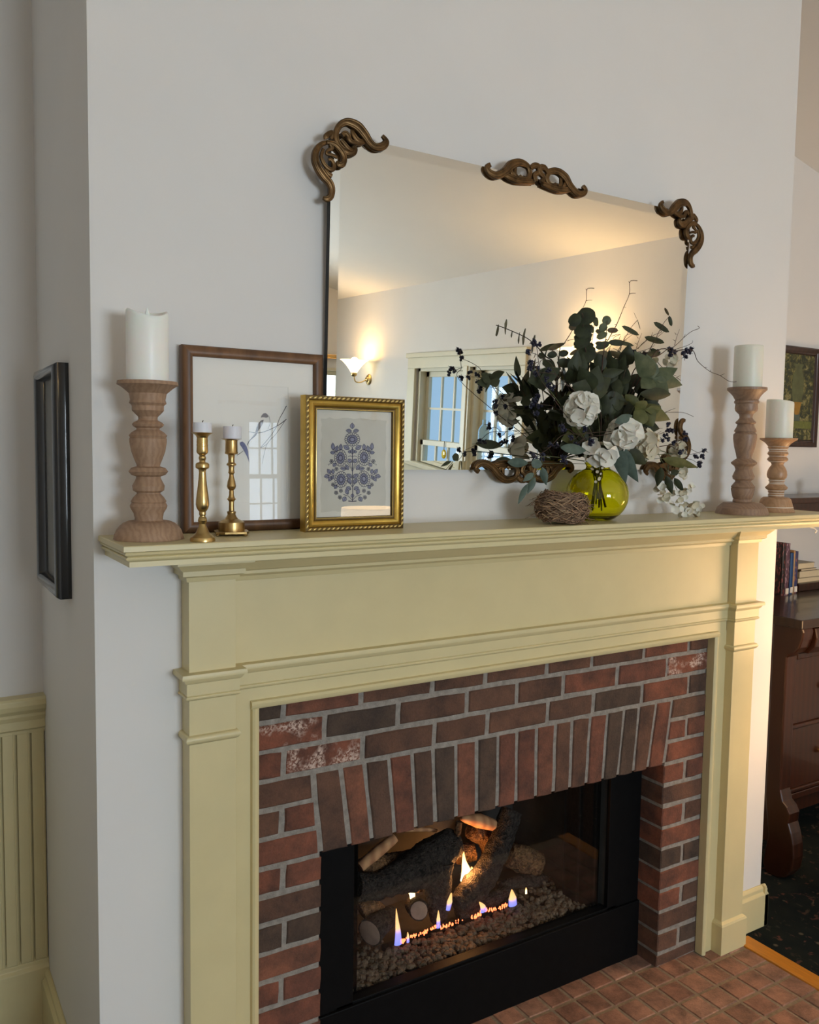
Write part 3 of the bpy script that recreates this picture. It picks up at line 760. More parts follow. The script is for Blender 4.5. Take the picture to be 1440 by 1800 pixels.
log([(560, 600, .33), (560, 560, .33), (565, 520, .33)], [40, 40, 40], 'small brown chunk glowing behind the charred log', 'bark', .15)
# flames
def flame(pts, rad, mat, label, Y):
    P = spl([FB(x, y, Y) for x, y in pts], 6); n = len(P); R = []
    for i in range(n):
        t = i/(n-1)*(len(rad)-1); a = int(min(t, len(rad)-2)); R.append(max(.0004, lerp(rad[a], rad[a+1], t-a)*FM))
    o = MB().tube(P, R, 10, flat=.6, flat_dir=(0, 1, 0)).build('flame', mat, None, smooth=True, angle=80)
    return tag(o, label, 'flame', 'flames of the gas fire')
flame([(850, 545), (850, 500), (838, 440), (834, 375)], [42, 34, 15, 1], 'flame_yellow', 'tall yellow flame between the logs', .30)
flame([(875, 530), (885, 500), (880, 470)], [22, 18, 2], 'flame_yellow', 'small bright flame at the foot of the tall flame', .298)
flame([(540, 650), (538, 620), (520, 580), (480, 545)], [16, 20, 30, 4], 'flame_yellow', 'broad yellow flame in the gap of the charred log', .30)
flame([(458, 915), (458, 850), (452, 780), (447, 710)], [24, 18, 10, 1], 'flame_blue', 'narrow flame with a wide blue base at the left of the burner', .206)
flame([(690, 820), (690, 770), (690, 720)], [14, 12, 1], 'flame_blue', 'short flame with a blue base in the middle of the burner', .206)
flame([(1118, 690), (1116, 650), (1112, 600)], [30, 28, 2], 'flame_blue', 'stubby flame with a square blue base at the right of the burner', .206)
flame([(745, 720), (755, 670), (765, 620)], [14, 18, 3], 'flame_blue', 'faint violet flame between the two dark logs', .21)
flame([(950, 725), (945, 700), (925, 672)], [24, 18, 2], 'flame_blue', 'low flame licking the foot of the leaning log', .206)
flame([(515, 905), (515, 870), (513, 845)], [9, 8, 1], 'flame_blue', 'tiny blue flame beside the wide blue base', .206)
flame([(1195, 625), (1195, 605), (1194, 590)], [7, 7, 1], 'flame_yellow', 'tiny yellow flame at the end of the burner', .24)
fl = FB(850, 500, .27); point('fire_glow_main', (fl.x, .27, fl.z), (1.0, .42, .12), 1.9, .02)
fl = FB(530, 590, .30); point('fire_glow_left', (fl.x, .305, fl.z), (1.0, .42, .12), .5, .015)
point('fire_glow_back', (0.80, .42, .34), (1.0, .40, .11), .22, .02)

# ---------------------------------------------------------------- turned things standing on the shelf
def stand_at(pxb, pyb, half_px, z=SZ):
    """base centre of a round thing from the lowest pixel and the half width of its foot"""
    p = onZ(pxb, pyb, z); r = half_px*depth_of(p)/F_PX
    d = Vector((p.x-CAM.x, p.y-CAM.y, 0)).normalized()
    for _ in range(3):
        c = p+d*r; r = half_px*depth_of(c)/F_PX
    return c, r
def axis_z(c, px, py):
    """height of a pixel on the upright plane through c that faces the camera"""
    n = Vector((c.x-CAM.x, c.y-CAM.y, 0)).normalized(); d = ray(px, py)
    return (CAM+d*((c-CAM).dot(n)/d.dot(n))).z
def turned(c, cx, rows, ybot, sc, ox, oy, zbase=SZ):
    """lathe profile from silhouette rows (y, left, right) in crop pixels"""
    k = depth_of(c)/F_PX; prof = []
    zb = axis_z(c, cx, ybot)
    def hw(y, l, r):                                            # turned ridges read a little deeper than their blurred outline
        h = (r-l)/2; n = [(b_-a_)/2 for q, a_, b_ in rows if abs(q-y) < span]
        m_ = sum(n)/len(n); return h+.35*(h-m_) if abs(h-m_) < .22*h else h
    span = .06*(max(q[0] for q in rows)-min(q[0] for q in rows))
    for y, l, r in rows:
        z = zbase+(axis_z(c, cx, oy+y/sc)-zb)
        prof.append((hw(y, l, r)/sc*k, z-c.z))
    prof.sort(key=lambda q: q[1]) if False else None
    return prof[::-1]
def smooth_prof(p, n=2):
    return p
def clamp_prof(p):
    q = [list(a) for a in p]; q[0][1] = 0.0
    for i in range(1, len(q)): q[i][1] = max(q[i][1], q[i-1][1]+.0002)
    return [tuple(a) for a in q]

# big washed wood candlestick at the left
rowsA = [(515,648,932),(512,640,938),(530,640,938),(540,655,925),(552,668,915),(575,690,890),(608,700,878),(614,700,880),(626,698,882),(634,704,874),(640,708,870),(665,712,868),(685,730,855),(697,740,840),(708,738,842),(716,736,842),(726,722,858),(737,714,866),(748,716,862),(758,732,848),(764,732,848),(780,708,872),(796,697,883),(803,700,880),(808,702,878),(812,698,882),(830,697,883),(880,705,875),(920,718,862),(950,728,855),(958,728,855),(966,708,874),(985,698,885),(1002,708,876),(1012,728,860),(1020,728,860),(1035,722,864),(1060,712,870),(1085,714,868),(1096,728,856),(1102,728,856),(1120,715,870),(1142,704,880),(1150,706,876),(1156,702,880),(1166,698,884),(1180,702,880),(1205,714,870),(1218,718,866),(1226,714,868),(1238,714,868),(1243,716,866),(1246,690,900),(1256,672,918),(1268,658,930),(1290,637,946),(1318,617,960),(1342,608,966),(1352,612,962)]
cA, rA = stand_at(262, 953.5, 59.5)
prA = clamp_prof(turned(cA, 262, rowsA, 500+1340/3, 3.0, 0, 500))
tA = thing('wooden_candlestick', 'large pale turned wooden candlestick at the end of the shelf beside the oak frame', 'candlestick', tuple(cA), 'wooden candlesticks on the mantel')
i_base = max(i for i, (r, z) in enumerate(prA) if r > .045 and z < .09)
MB().lathe(prA, cA, 56).build('turned_body', 'wash_wood', tA, smooth=True, angle=24)
topA = SZ+prA[-1][1]
def candle(c, z0, r, h, mat, label, led=False, rim=0.0, tilt=0.0, cat='candle', group='pillar candles on the wooden candlesticks', wickh=0.008):
    root = thing('pillar_candle' if r > .02 else 'votive_candle', label, cat, (c.x, c.y, z0), group)
    p = [(r*.985, 0), (r, .002), (r, h-.006), (r*.985, h-.002), (r*.95, h), (r*.86, h-.001)]
    if rim: p += [(r*.80, h-rim*.5), (r*.66, h-rim), (.0006, h-rim)]
    else: p += [(r*.5, h-.0035), (.0006, h-.004)]
    o = MB().lathe(p, (c.x, c.y, z0), 48)
    if tilt:
        o.v = [(x, y, z+(tilt*((x-c.x)*HV.y-(y-c.y)*HV.x) if z > z0+h*.8 else 0)) for x, y, z in o.v]
    if led:                                                     # wavy rim, lowest towards the room
        for i, (x, y, z) in enumerate(o.v):
            if z > z0+h-.010 and math.hypot(x-c.x, y-c.y) > r*.75:
                u = ((x-c.x)*(CAM.x+.5-c.x)+(y-c.y)*(CAM.y-c.y))/(r*math.hypot(CAM.x+.5-c.x, CAM.y-c.y))
                o.v[i] = (x, y, z-.017*max(0, u)**1.5)
    o.build('wax_body', mat, root, smooth=True, angle=40)
    if led:
        MB().lathe([(.0008, -.004), (.0035, 0), (.0052, .008), (.0058, .013), (.0050, .020), (.0032, .027), (.0010, .033), (.0002, .035)], (c.x, c.y, z0+h-.030), 20).build('flame_tip', 'led', root, smooth=True)
    elif wickh:
        MB().tube([(c.x, c.y, z0+h-rim-.005), (c.x+.0005, c.y, z0+h-rim+wickh*.6), (c.x+.002, c.y, z0+h-rim+wickh)], .0009, 6).build('wick', 'wick', root)
    return root
kA = depth_of(cA)/F_PX
zc0 = topA-.004
hA = axis_z(cA, 262, 545)-axis_z(cA, 262, 672)
candle(cA, topA-.001, 35.5*kA, hA, 'wax', 'thick ivory pillar candle with a white plastic flame tip', led=True, rim=.032)

# tall candlestick at the right
s6 = 873/160.0
rowsB = [(495,190,525),(492,182,534),(515,184,532),(540,205,505),(570,228,480),(600,242,464),(612,246,458),(620,240,462),(638,240,462),(646,248,452),(660,246,450),(690,243,448),(715,252,440),(745,275,412),(770,285,402),(782,280,408),(800,268,412),(815,254,422),(828,248,428),(836,256,424),(842,262,414),(870,252,420),(900,236,430),(912,234,432),(916,240,424),(922,238,424),(940,226,434),(980,224,434),(1060,236,420),(1120,246,402),(1165,252,388),(1172,250,390),(1182,232,408),(1208,208,428),(1222,212,424),(1245,232,404),(1275,240,388),(1310,226,400),(1340,216,408),(1365,220,404),(1380,238,384),(1390,240,382),(1410,222,400),(1440,204,414),(1450,208,408),(1456,202,412),(1470,200,410),(1520,206,402),(1548,216,392),(1556,222,384),(1566,216,388),(1580,212,390),(1586,214,388),(1592,130,470),(1605,112,486),(1640,84,508),(1675,60,528),(1702,54,536),(1716,58,532)]
cB, rB = stand_at(1304, 906.2, 44)
prB = clamp_prof(turned(cB, 1304, rowsB, 590+1700/s6, s6, 0, 590))
tB = thing('wooden_candlestick', 'tall grey-brown turned wooden candlestick behind the hanging twig', 'candlestick', tuple(cB), 'wooden candlesticks on the mantel')
MB().lathe(prB, cB, 56).build('turned_body', 'wash_wood_dark', tB, smooth=True, angle=24)
kB = depth_of(cB)/F_PX; topB = SZ+prB[-1][1]
candle(cB, topB-.001, 24*kB, axis_z(cB, 1304, 608)-axis_z(cB, 1304, 682), 'wax_green', 'pale pillar candle on the tall candlestick touched by the twig', tilt=0, rim=.004)
# short candlestick with white washed rings
rowsC = [(990,455,772),(985,448,780),(1000,452,776),(1012,470,756),(1030,492,732),(1048,508,714),(1060,514,702),(1066,518,698),(1074,513,702),(1082,520,694),(1092,522,692),(1102,526,690),(1110,524,690),(1122,516,694),(1136,513,696),(1148,522,690),(1156,528,684),(1164,526,684),(1176,516,692),(1192,513,694),(1206,524,682),(1222,540,664),(1240,545,658),(1265,530,670),(1300,512,682),(1335,506,686),(1362,514,680),(1380,528,664),(1386,524,668),(1396,522,668),(1404,530,662),(1414,526,664),(1426,522,668),(1436,512,674),(1455,492,684),(1472,498,680),(1482,514,668),(1488,518,664),(1500,514,664),(1512,520,658),(1524,514,664),(1538,514,662),(1546,518,656),(1550,478,690),(1566,462,710),(1600,450,738),(1640,446,756),(1648,440,758),(1690,434,780),(1705,436,776)]
rowsC = [(y, 2*((l+r)/2)-r if False else l, r) for y, l, r in rowsC]
cC, rC = stand_at(1363, 901.5, 31)
prC = clamp_prof(turned(cC, 1363, rowsC, 590+1690/s6, s6, 0, 590))
tC = thing('wooden_candlestick', 'short golden-brown candlestick ringed with whitewashed grooves', 'candlestick', tuple(cC), 'wooden candlesticks on the mantel')
MB().lathe(prC, cC, 56).build('turned_body', 'wash_wood_gold', tC, smooth=True, angle=24)
kC = depth_of(cC)/F_PX; topC = SZ+prC[-1][1]
def prof_r(pr, z):
    for (r0, z0), (r1, z1) in zip(pr, pr[1:]):
        if z0 <= z <= z1: return lerp(r0, r1, (z-z0)/max(1e-6, z1-z0))
    return pr[0][0]
for y in (1066, 1092, 1112, 1156, 1208, 1388, 1404, 1420, 1486, 1512, 1532, 1642):
    z = axis_z(cC, 1363, 590+y/s6)-axis_z(cC, 1363, 590+1690/s6)
    r = prof_r(prC, z)
    MB().lathe([(r-.001, -.0016), (r+.0006, -.0012), (r+.0006, .0012), (r-.001, .0016)], (cC.x, cC.y, SZ+z), 48).build('whitewashed_ring', 'whitewash', tC, smooth=True)
candle(cC, topC-.001, 22.5*kC, axis_z(cC, 1363, 704)-axis_z(cC, 1363, 770), 'wax_green', 'short pale pillar candle with a slanted top on the ringed candlestick', tilt=-.12, rim=.004)

# brass candlesticks ---------------------------------------------------------
s7 = 7.5
rowsD = [(300,236,484),(292,228,492),(304,240,480),(315,262,466),(335,282,442),(360,288,438),(395,290,436),(425,290,436),(428,292,434),(440,292,434),(443,290,436),(468,290,436),(470,292,434),(540,292,434),(565,300,426),(585,318,406),(600,322,402),(612,314,408),(632,308,408),(650,318,402),(664,322,396),(680,318,400),(690,290,430),(705,274,446),(715,272,448),(750,272,448),(762,282,436),(775,305,414),(790,314,408),(820,316,406),(900,312,412),(1000,298,420),(1100,280,432),(1180,272,438),(1240,272,438),(1290,284,424),(1320,302,410),(1332,314,402),(1345,308,400),(1370,306,398),(1385,318,392),(1396,318,394),(1412,304,402),(1450,294,408),(1478,302,404),(1496,308,400),(1520,304,408),(1560,288,420),(1600,264,438),(1625,240,452),(1632,232,460),(1645,222,474),(1670,200,496),(1700,190,504),(1722,188,506),(1735,196,498)]
cD, rD = stand_at(356.3, 953.5, 21.2)
prD = clamp_prof(turned(cD, 356.3, rowsD, 720+1722/s7, s7, 0, 720))
tD = thing('brass_candlestick', 'taller brass candlestick with a long pear-shaped stem and round foot', 'candlestick', tuple(cD), 'brass candlesticks on the mantel')
MB().lathe(prD, cD, 48).build('turned_body', 'brass', tD, smooth=True, angle=24)
kD = depth_of(cD)/F_PX; topD = SZ+prD[-1][1]
candle(cD, topD-.0015, 16.2*kD, axis_z(cD, 356, 739)-axis_z(cD, 356, 758), 'wax_white', 'stubby white votive candle on the taller brass candlestick', rim=.002, group='votive candles on the brass candlesticks', wickh=.006)
rowsE = [(440,592,838),(435,590,842),(446,612,826),(455,632,804),(475,640,796),(600,640,792),(625,634,796),(632,640,790),(645,664,766),(665,670,756),(700,672,752),(745,668,756),(765,650,774),(780,652,770),(795,672,750),(830,676,746),(868,672,748),(880,668,750),(892,676,744),(905,680,740),(940,676,744),(1000,660,760),(1060,650,770),(1090,662,758),(1112,682,738),(1130,678,742),(1175,676,744),(1212,664,752),(1228,650,768),(1242,662,756),(1260,676,744),(1340,676,744),(1382,674,746),(1392,656,766),(1405,654,766),(1430,656,764),(1460,646,778),(1490,622,806),(1510,580,842),(1530,556,870),(1570,548,884),(1610,545,892),(1628,548,888)]
pE = onZ(407, 941, SZ); cE = pE+Vector((pE.x-CAM.x, pE.y-CAM.y, 0)).normalized()*.012
prE = clamp_prof(turned(cE, 407, rowsE, 720+1650/s7, s7, 0, 720))
prE = [(r, z+.0075) for r, z in prE]
tE = thing('brass_candlestick', 'shorter brass candlestick with knopped stem on a square footed base', 'candlestick', tuple(cE), 'brass candlesticks on the mantel')
MB().lathe(prE, cE, 48).build('turned_body', 'brass_dark', tE, smooth=True, angle=24)
w = .0285
Mz = Matrix.Translation((cE.x, cE.y, SZ)) @ Matrix.Rotation(-.35, 4, 'Z')
pts = []
for k in range(4):
    a = PI/4+k*PI/2
    for da, s_ in ((-.10, 1.0), (0, 1.08), (.10, 1.0), (.45, .93)): pts.append((w*1.414*s_*math.cos(a+da), w*1.414*s_*math.sin(a+da)))
mbp = MB().prism(pts, .0035, .0085, 'z')
for k in range(4):
    a = PI/4+k*PI/2; mbp.blob((w*1.36*math.cos(a), w*1.36*math.sin(a), .0022), (.005, .005, .0024), 8, 5)
mbp.xf(Mz).build('square_base', 'brass_dark', tE, bev=.0008)
kE = depth_of(cE)/F_PX; topE = SZ+prE[-1][1]
candle(cE+Vector((.002, 0, 0)), topE-.0015, 16*kE, axis_z(cE, 407, 754)-axis_z(cE, 407, 777), 'wax_white', 'stubby white votive candle on the shorter brass candlestick', rim=.0015, group='votive candles on the brass candlesticks', wickh=.005)

# ---------------------------------------------------------------- oak frame with bird drawing
def frame_matrix(x, y, z, lean=0.0, rz=0.0):
    return Matrix.Translation((x, y, z)) @ Matrix.Rotation(rz, 4, 'Z') @ Matrix.Rotation(-lean, 4, 'X')
LB = 0.010                                                     # lean (rad), top towards the wall
W, H = 0.316, 0.385
MB_ = frame_matrix(-0.1655, -0.0340, SZ, LB)
of = thing('oak_picture_frame', 'oak picture frame with a bird drawing in a wide white mat', 'picture', (-.01, -.03, SZ))
prof = [(0, .022), (0, .003), (.0025, 0), (.012, -.003), (.020, -.001), (.0225, .004), (.0225, .012)]
for k in range(4):                                             # four mitred rails
    t = MB(); vs = []
    for d, y in prof:
        c4 = [(d, d), (W-d, d), (W-d, H-d), (d, H-d)]
        for q in (k, (k+1) % 4): vs.append(MB_ @ Vector((c4[q][0], y, c4[q][1])))
    fs = [(2*i, 2*i+1, 2*i+3, 2*i+2) for i in range(len(prof)-1)]
    t.add(vs, fs).build('frame_rail', 'oak_h' if k % 2 == 0 else 'oak', of, smooth=True, angle=50)
def sheet(x0, x1, z0, z1, y, M, t=.0006): return MB().box(x0, x1, y, y+t, z0, z1).xf(M)
sheet(.003, W-.003, .003, H-.003, .012, MB_, .006).build('backing', 'backing', of)
# mat with window opening
IX0, IX1, IZ0, IZ1 = .095, .235, .062, .310
mb = MB()
for a in ((.02, IX0, .02, H-.02), (IX1, W-.02, .02, H-.02), (IX0, IX1, .02, IZ0), (IX0, IX1, IZ1, H-.02)): mb.box(a[0], a[1], .0090, .0105, a[2], a[3])
mb.xf(MB_).build('mat_board', 'matboard', of)
sheet(IX0-.004, IX1+.004, IZ0-.004, IZ1+.004, .0106, MB_).build('drawing_paper', 'matboard', of)
sheet(.021, W-.021, .021, H-.021, .0062, MB_, .0012).build('glass', 'pane', of)
def plane_pt(px, py, M, y):
    """pixel -> point of the plane local y = const of matrix M"""
    o = M @ Vector((0, y, 0)); n = (M.to_3x3() @ Vector((0, 1, 0))); d = ray(px, py)
    return CAM+d*((o-CAM).dot(n)/d.dot(n))
def flat_poly(pts): return MB().add(pts, [tuple(range(len(pts)))])
def flat_strip(pts, w, nrm):
    """thin flat line drawn on a sheet; w in metres (number or list)"""
    P = [Vector(p) for p in pts]; n = len(P)
    if not isinstance(w, (list, tuple)): w = [w]*n
    vs = []
    for i in range(n):
        t = (P[min(i+1, n-1)]-P[max(i-1, 0)]).normalized(); s_ = t.cross(nrm).normalized()
        vs += [P[i]+s_*w[i]/2, P[i]-s_*w[i]/2]
    return vs, [(2*i, 2*i+1, 2*i+3, 2*i+2) for i in range(n-1)]
nb = (MB_.to_3x3() @ Vector((0, -1, 0))).normalized()
DO = (310, 590, 5.0)
def D(x, y, yy=.0098): return plane_pt(DO[0]+x/DO[2], DO[1]+y/DO[2], MB_, yy)
lines = MB()
def dl(pts, w):
    n = max(3, len(pts)); P = spl([D(*p) for p in pts], 6); m_ = len(P)
    ww = [lerp(w, w*.45, i/(m_-1)) for i in range(m_)]
    lines.add(*flat_strip(P, ww, nb))
dl([(968, 618), (935, 680), (905, 735), (880, 800), (830, 880), (740, 985)], .0016)
dl([(968, 735), (900, 785), (800, 835), (720, 855), (635, 845)], .0017)
dl([(960, 740), (880, 860), (800, 950), (770, 1050), (755, 1130)], .0009)
dl([(690, 870), (640, 930), (622, 965)], .0018)
dl([(745, 985), (800, 950), (840, 890)], .0008)
dl([(535, 1050), (560, 1035), (590, 1012)], .0016)
lines.build('branch_drawing', 'pencil', of)
bird = flat_poly([D(x, y, .0100) for x, y in ((742, 722), (750, 700), (765, 684), (785, 680), (803, 694), (812, 715), (822, 750), (818, 790), (800, 825), (760, 845), (705, 850), (720, 810), (738, 770), (752, 745))])
bird.build('bird_body_drawing', 'matboard', of)
mb = flat_poly([D(x, y, .0097) for x, y in ((742, 722), (750, 700), (765, 684), (785, 680), (803, 694), (810, 715), (790, 722), (762, 716))])
mb.add([D(x, y, .0097) for x, y in ((768, 738), (762, 770), (740, 810), (712, 850), (695, 850), (705, 810), (722, 770), (745, 745))], [tuple(range(8))])
mb.add([D(x, y, .0097) for x, y in ((718, 845), (700, 880), (650, 920), (625, 962), (635, 930), (690, 865))], [tuple(range(6))])
mb.add(*flat_strip([D(x, y, .0096) for x, y in ((812, 700), (824, 745), (822, 780), (805, 822))], .0007, nb))
mb.build('bird_drawing', 'bird_grey', of)
mb = flat_poly([D(x, y, .0097) for x, y in ((558, 940), (580, 930), (600, 945), (618, 975), (632, 1015), (635, 1060), (643, 1115), (625, 1070), (605, 1030), (580, 985), (562, 960))])
mb.build('lower_bird_drawing', 'bird_blue', of)

# ---------------------------------------------------------------- gold frame with block print
GW, GH = 0.246, 0.291
MG = frame_matrix(0.0735, -0.1050, SZ, 0.004)
gr = thing('gold_picture_frame', 'gilded picture frame with a blue block-printed floral spray on grey paper', 'picture', (.195, -.09, SZ))
def gp(name, pr, mat): MB().rect_frame(GW, GH, pr, MG).build(name, mat, gr, smooth=True, angle=45)
gp('frame_side', [(0, .026), (0, .004), (.0015, .001)], 'gold')
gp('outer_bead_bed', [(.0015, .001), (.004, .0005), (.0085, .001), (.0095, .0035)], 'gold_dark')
gp('frame_cove', [(.0095, .0035), (.012, .001), (.016, -.0008), (.020, .001), (.0235, .006)], 'gold')
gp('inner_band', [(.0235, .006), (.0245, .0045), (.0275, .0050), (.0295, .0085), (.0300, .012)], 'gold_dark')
gp('inner_lip', [(.0272, .0046), (.0282, .0040), (.0290, .0052)], 'gold_light')
# twisted rope bead: one lozenge after another along the outer edge
rope_t = MB().blob((0, 0, 0), (.0052, .0022, .0022), 8, 6)
rope = MB()
def lozenge(x, z, ang):
    c, s_ = math.cos(ang), math.sin(ang)
    rope.add([MG @ Vector((x+p[0]*c-p[2]*s_, .0002+p[1], z+p[0]*s_+p[2]*c)) for p in rope_t.v], rope_t.f)
stp = .0112
n = int(GW/stp)
for i in range(n):
    x = .006+(i+.5)*(GW-.012)/n; lozenge(x, .0053, .45); lozenge(x, GH-.0053, .45)
n = int(GH/stp)
for i in range(n):
    z = .006+(i+.5)*(GH-.012)/n; lozenge(.0053, z, PI/2-.45); lozenge(GW-.0053, z, PI/2-.45)
rope.build('rope_bead', 'gold_light', gr, smooth=True, angle=60)
MB().box(.002, GW-.002, .0145, .022, .002, GH-.002).xf(MG).build('backing', 'backing', gr)
sheet(.026, GW-.026, .026, GH-.026, .0125, MG).build('backing_paper', 'paper', gr)
rp = random.Random(4)
pp = []
for k in range(64):
    t = k/64*4; s_ = int(t); q = t-s_; x0, x1, z0, z1 = .043, GW-.043, .042, GH-.047
    x, z = [(lerp(x0, x1, q), z0), (x1, lerp(z0, z1, q)), (lerp(x1, x0, q), z1), (x0, lerp(z1, z0, q))][s_]
    pp.append(MG @ Vector((x+rp.uniform(-.002, .002), .0121, z+rp.uniform(-.002, .002))))
flat_poly(pp).build('deckle_paper', 'paper_grey', gr)
MB().box(.028, GW-.028, .0085, .0097, .028, GH-.028).xf(MG).build('glass', 'pane', gr)
ng = (MG.to_3x3() @ Vector((0, -1, 0))).normalized()
s9 = 1385/200.0
def G(x, y, yy=.0117): return plane_pt(520+x/s9, 680+y/s9, MG, yy)
ink = MB(); fill = MB()
LW = .00105
def gline(pts, w=LW, close=False):
    P = [G(*p) for p in pts]
    if close: P.append(P[0]); P.append(P[1])
    ink.add(*flat_strip(P, w, ng))
def gleaf(x, y, x2, y2, wd, vein=True):
    dx, dy = x2-x, y2-y; L = math.hypot(dx, dy); ux, uy = dx/L, dy/L
    out = []
    for t, w in ((0, 0), (.15, .55), (.4, 1), (.65, .85), (.85, .4), (1, 0)): out.append((x+dx*t-uy*w*wd, y+dy*t+ux*w*wd))
    bk = []
    for t, w in ((.85, .4), (.65, .85), (.4, 1), (.15, .55)): bk.append((x+dx*t+uy*w*wd, y+dy*t-ux*w*wd))
    o = out+bk
    fill.add([G(a, c, .0119) for a, c in o], [tuple(range(len(o)))])
    gline(o, LW*1.1, True)
    if vein: gline([(x, y), (x+dx*.8, y+dy*.8)], LW*.9)
def gflower(cx, cy, rx, ry, rot=0.0, petals=18):
    def E(r, a): 
        X, Y = r*rx*math.cos(a), r*ry*math.sin(a); return (cx+X*math.cos(rot)-Y*math.sin(rot), cy+X*math.sin(rot)+Y*math.cos(rot))
    N = 72
    o = [E(1+.045*math.cos(petals*2*PI*i/N), 2*PI*i/N) for i in range(N)]
    fill.add([G(*E(.66, 2*PI*i/24), .0119) for i in range(24)], [tuple(range(24))])
    gline(o, LW*1.3, True)
    gline([E(.68, 2*PI*i/30) for i in range(30)], LW*1.3, True)
    gline([E(.33, 2*PI*i/18) for i in range(18)], LW*1.6, True)
    for k in range(petals): a = 2*PI*(k+.5)/petals; gline([E(.68, a), E(.97, a)], LW)
    for k in range(14): a = 2*PI*k/14; gline([E(.33, a), E(.62, a)], LW*1.3)
gflower(688, 640, 90, 80)
gflower(545, 865, 72, 100, .05); gflower(832, 860, 72, 98, -.05)
gflower(552, 1128, 76, 96, .05); gflower(830, 1120, 72, 96, -.1)
gline([(688, 730), (690, 860), (690, 1000), (692, 1150), (694, 1300), (690, 1400)], LW*1.8)
for s_ in (-1, 1):
    def X(x): return 690+s_*(x-690)
    gleaf(X(688), 510, X(688), 440, 26) if s_ > 0 else None
    gleaf(X(700), 540, X(770), 530, 22); gleaf(X(728), 760, X(800), 715, 26); gleaf(X(705), 790, X(745), 790, 18)
    gleaf(X(700), 920, X(745), 880, 24); gline([(690, 1030), (X(730), 950), (X(770), 905)], LW*1.2); gline([(690, 1010), (X(720), 930), (X(760), 900)], LW)
    gleaf(X(740), 1010, X(775), 945, 24); gleaf(X(760), 1000, X(840), 990, 22)
    gleaf(X(700), 1110, X(755), 1060, 26); gleaf(X(705), 1180, X(745), 1115, 24); gline([(690, 1220), (X(730), 1160), (X(765), 1140)], LW*1.2)
    gleaf(X(710), 1250, X(765), 1220, 24); gleaf(X(745), 1310, X(770), 1240, 22); gline([(690, 1380), (X(740), 1330), (X(800), 1310)], LW*1.2)
    gleaf(X(835), 770, X(830), 695, 22); gleaf(X(895), 790, X(870), 715, 22); gleaf(X(925), 770, X(930), 680, 22); gleaf(X(900), 800, X(962), 800, 20)
    gline([(X(840), 770), (X(900), 790), (X(925), 760)], LW)
    gleaf(X(895), 930, X(925), 970, 22); gleaf(X(925), 1060, X(930), 1000, 20); gleaf(X(955), 1060, X(995), 1000, 22); gleaf(X(970), 1080, X(1035), 1095, 24)
    gleaf(X(945), 1090, X(980), 1150, 22); gleaf(X(920), 1080, X(945), 1130, 18); gline([(X(895), 1075), (X(950), 1070), (X(985), 1075)], LW*1.1)
    gleaf(X(880), 1200, X(910), 1240, 20); gleaf(X(770), 1340, X(805), 1395, 26)
    for fx, fy in ((945, 905), (885, 1000), (925, 1190), (830, 1265), (888, 1290), (842, 1345)):
        for k in range(5):
            a = 2*PI*k/5+.3; gline([(X(fx)+14*math.cos(a)+9*math.cos(b_), fy+14*math.sin(a)+9*math.sin(b_)) for b_ in [2*PI*i/7 for i in range(7)]], LW*1.2, True)
        gline([(X(fx)+5*math.cos(b_), fy+5*math.sin(b_)) for b_ in [2*PI*i/6 for i in range(6)]], LW*1.6, True)
    gline([(X(910), 900), (X(940), 930), (X(985), 945), (X(975), 960)], LW); gline([(X(745), 850), (X(715), 840), (690, 850)], LW*1.2)
    gline([(690, 1395), (X(740), 1390)], LW*2)
gleaf(690, 815, 690, 755, 28); gleaf(690, 1350, 690, 1300, 20)
fill.build('print_tint', 'ink_fill', gr); ink.build('print_lines', 'navy', gr)

# ---------------------------------------------------------------- black frame on the side of the breast
bk = thing('black_picture_frame', 'narrow black lacquered picture frame hanging on the side of the chimney breast', 'picture', (XL-.01, .38, 1.52))
MK = Matrix.Translation((XL, 0.525, 1.262)) @ Matrix.Rotation(-PI/2, 4, 'Z')   # local x -> -y, local -y (front) -> -x
KW, KH = 0.285, 0.522
# map: local x runs towards the camera, front towards -x
def kp(name, pr, mat): MB().rect_frame(KW, KH, pr, MK).build(name, mat, bk, smooth=True, angle=50)
kp('frame', [(0, 0.0), (0, -.024), (.004, -.031), (.012, -.034), (.020, -.033), (.026, -.027), (.027, -.008)], 'black_lacquer')
MB().box(.01, KW-.01, -.008, -.002, .01, KH-.01).xf(MK).build('backing', 'backing', bk)
sheet(.014, KW-.014, .014, KH-.014, -.0095, MK, .0012).build('mat_board', 'matboard', bk)
sheet(.014, KW-.014, .014, KH-.014, -.0122, MK, .001).build('glass', 'pane', bk)

# ---------------------------------------------------------------- mirror
TM = math.radians(1.6)
MX0, MX1, MZ0, MH = 0.162, 1.308, 1.557, 0.735
MM = Matrix.Translation((MX0, -0.012, MZ0)) @ Matrix.Rotation(TM, 4, 'X')
MW = MX1-MX0
mr = thing('wall_mirror', 'large frameless wall mirror with bronze scroll ornaments at its corners', 'mirror', (.735, -.01, MZ0))
MB().box(0, MW, -.0045, .010, 0, MH).xf(MM).build('backing', 'backing', mr)
MB().box(0.5*MW-.04, .5*MW+.04, .006, .030, MH-.09, MH-.05).xf(MM).build('hanger', 'backing', mr)
bv = .022
vs = []
for d, y in ((0, -.0062), (bv, -.0072)):
    for x, z in ((d, d), (MW-d, d), (MW-d, MH-d), (d, MH-d)): vs.append(MM @ Vector((x, y, z)))
MB().add(vs, [(i, (i+1) % 4, (i+1) % 4+4, i+4) for i in range(4)]).build('bevel', 'mirror', mr)
MB().add(vs[4:], [(0, 1, 2, 3)]).build('glass', 'mirror', mr)
def mloc(px, py, y=-.012):
    p = MM.inverted() @ plane_pt(px, py, MM, y); return (p.x, p.z)
s9c = 9.0
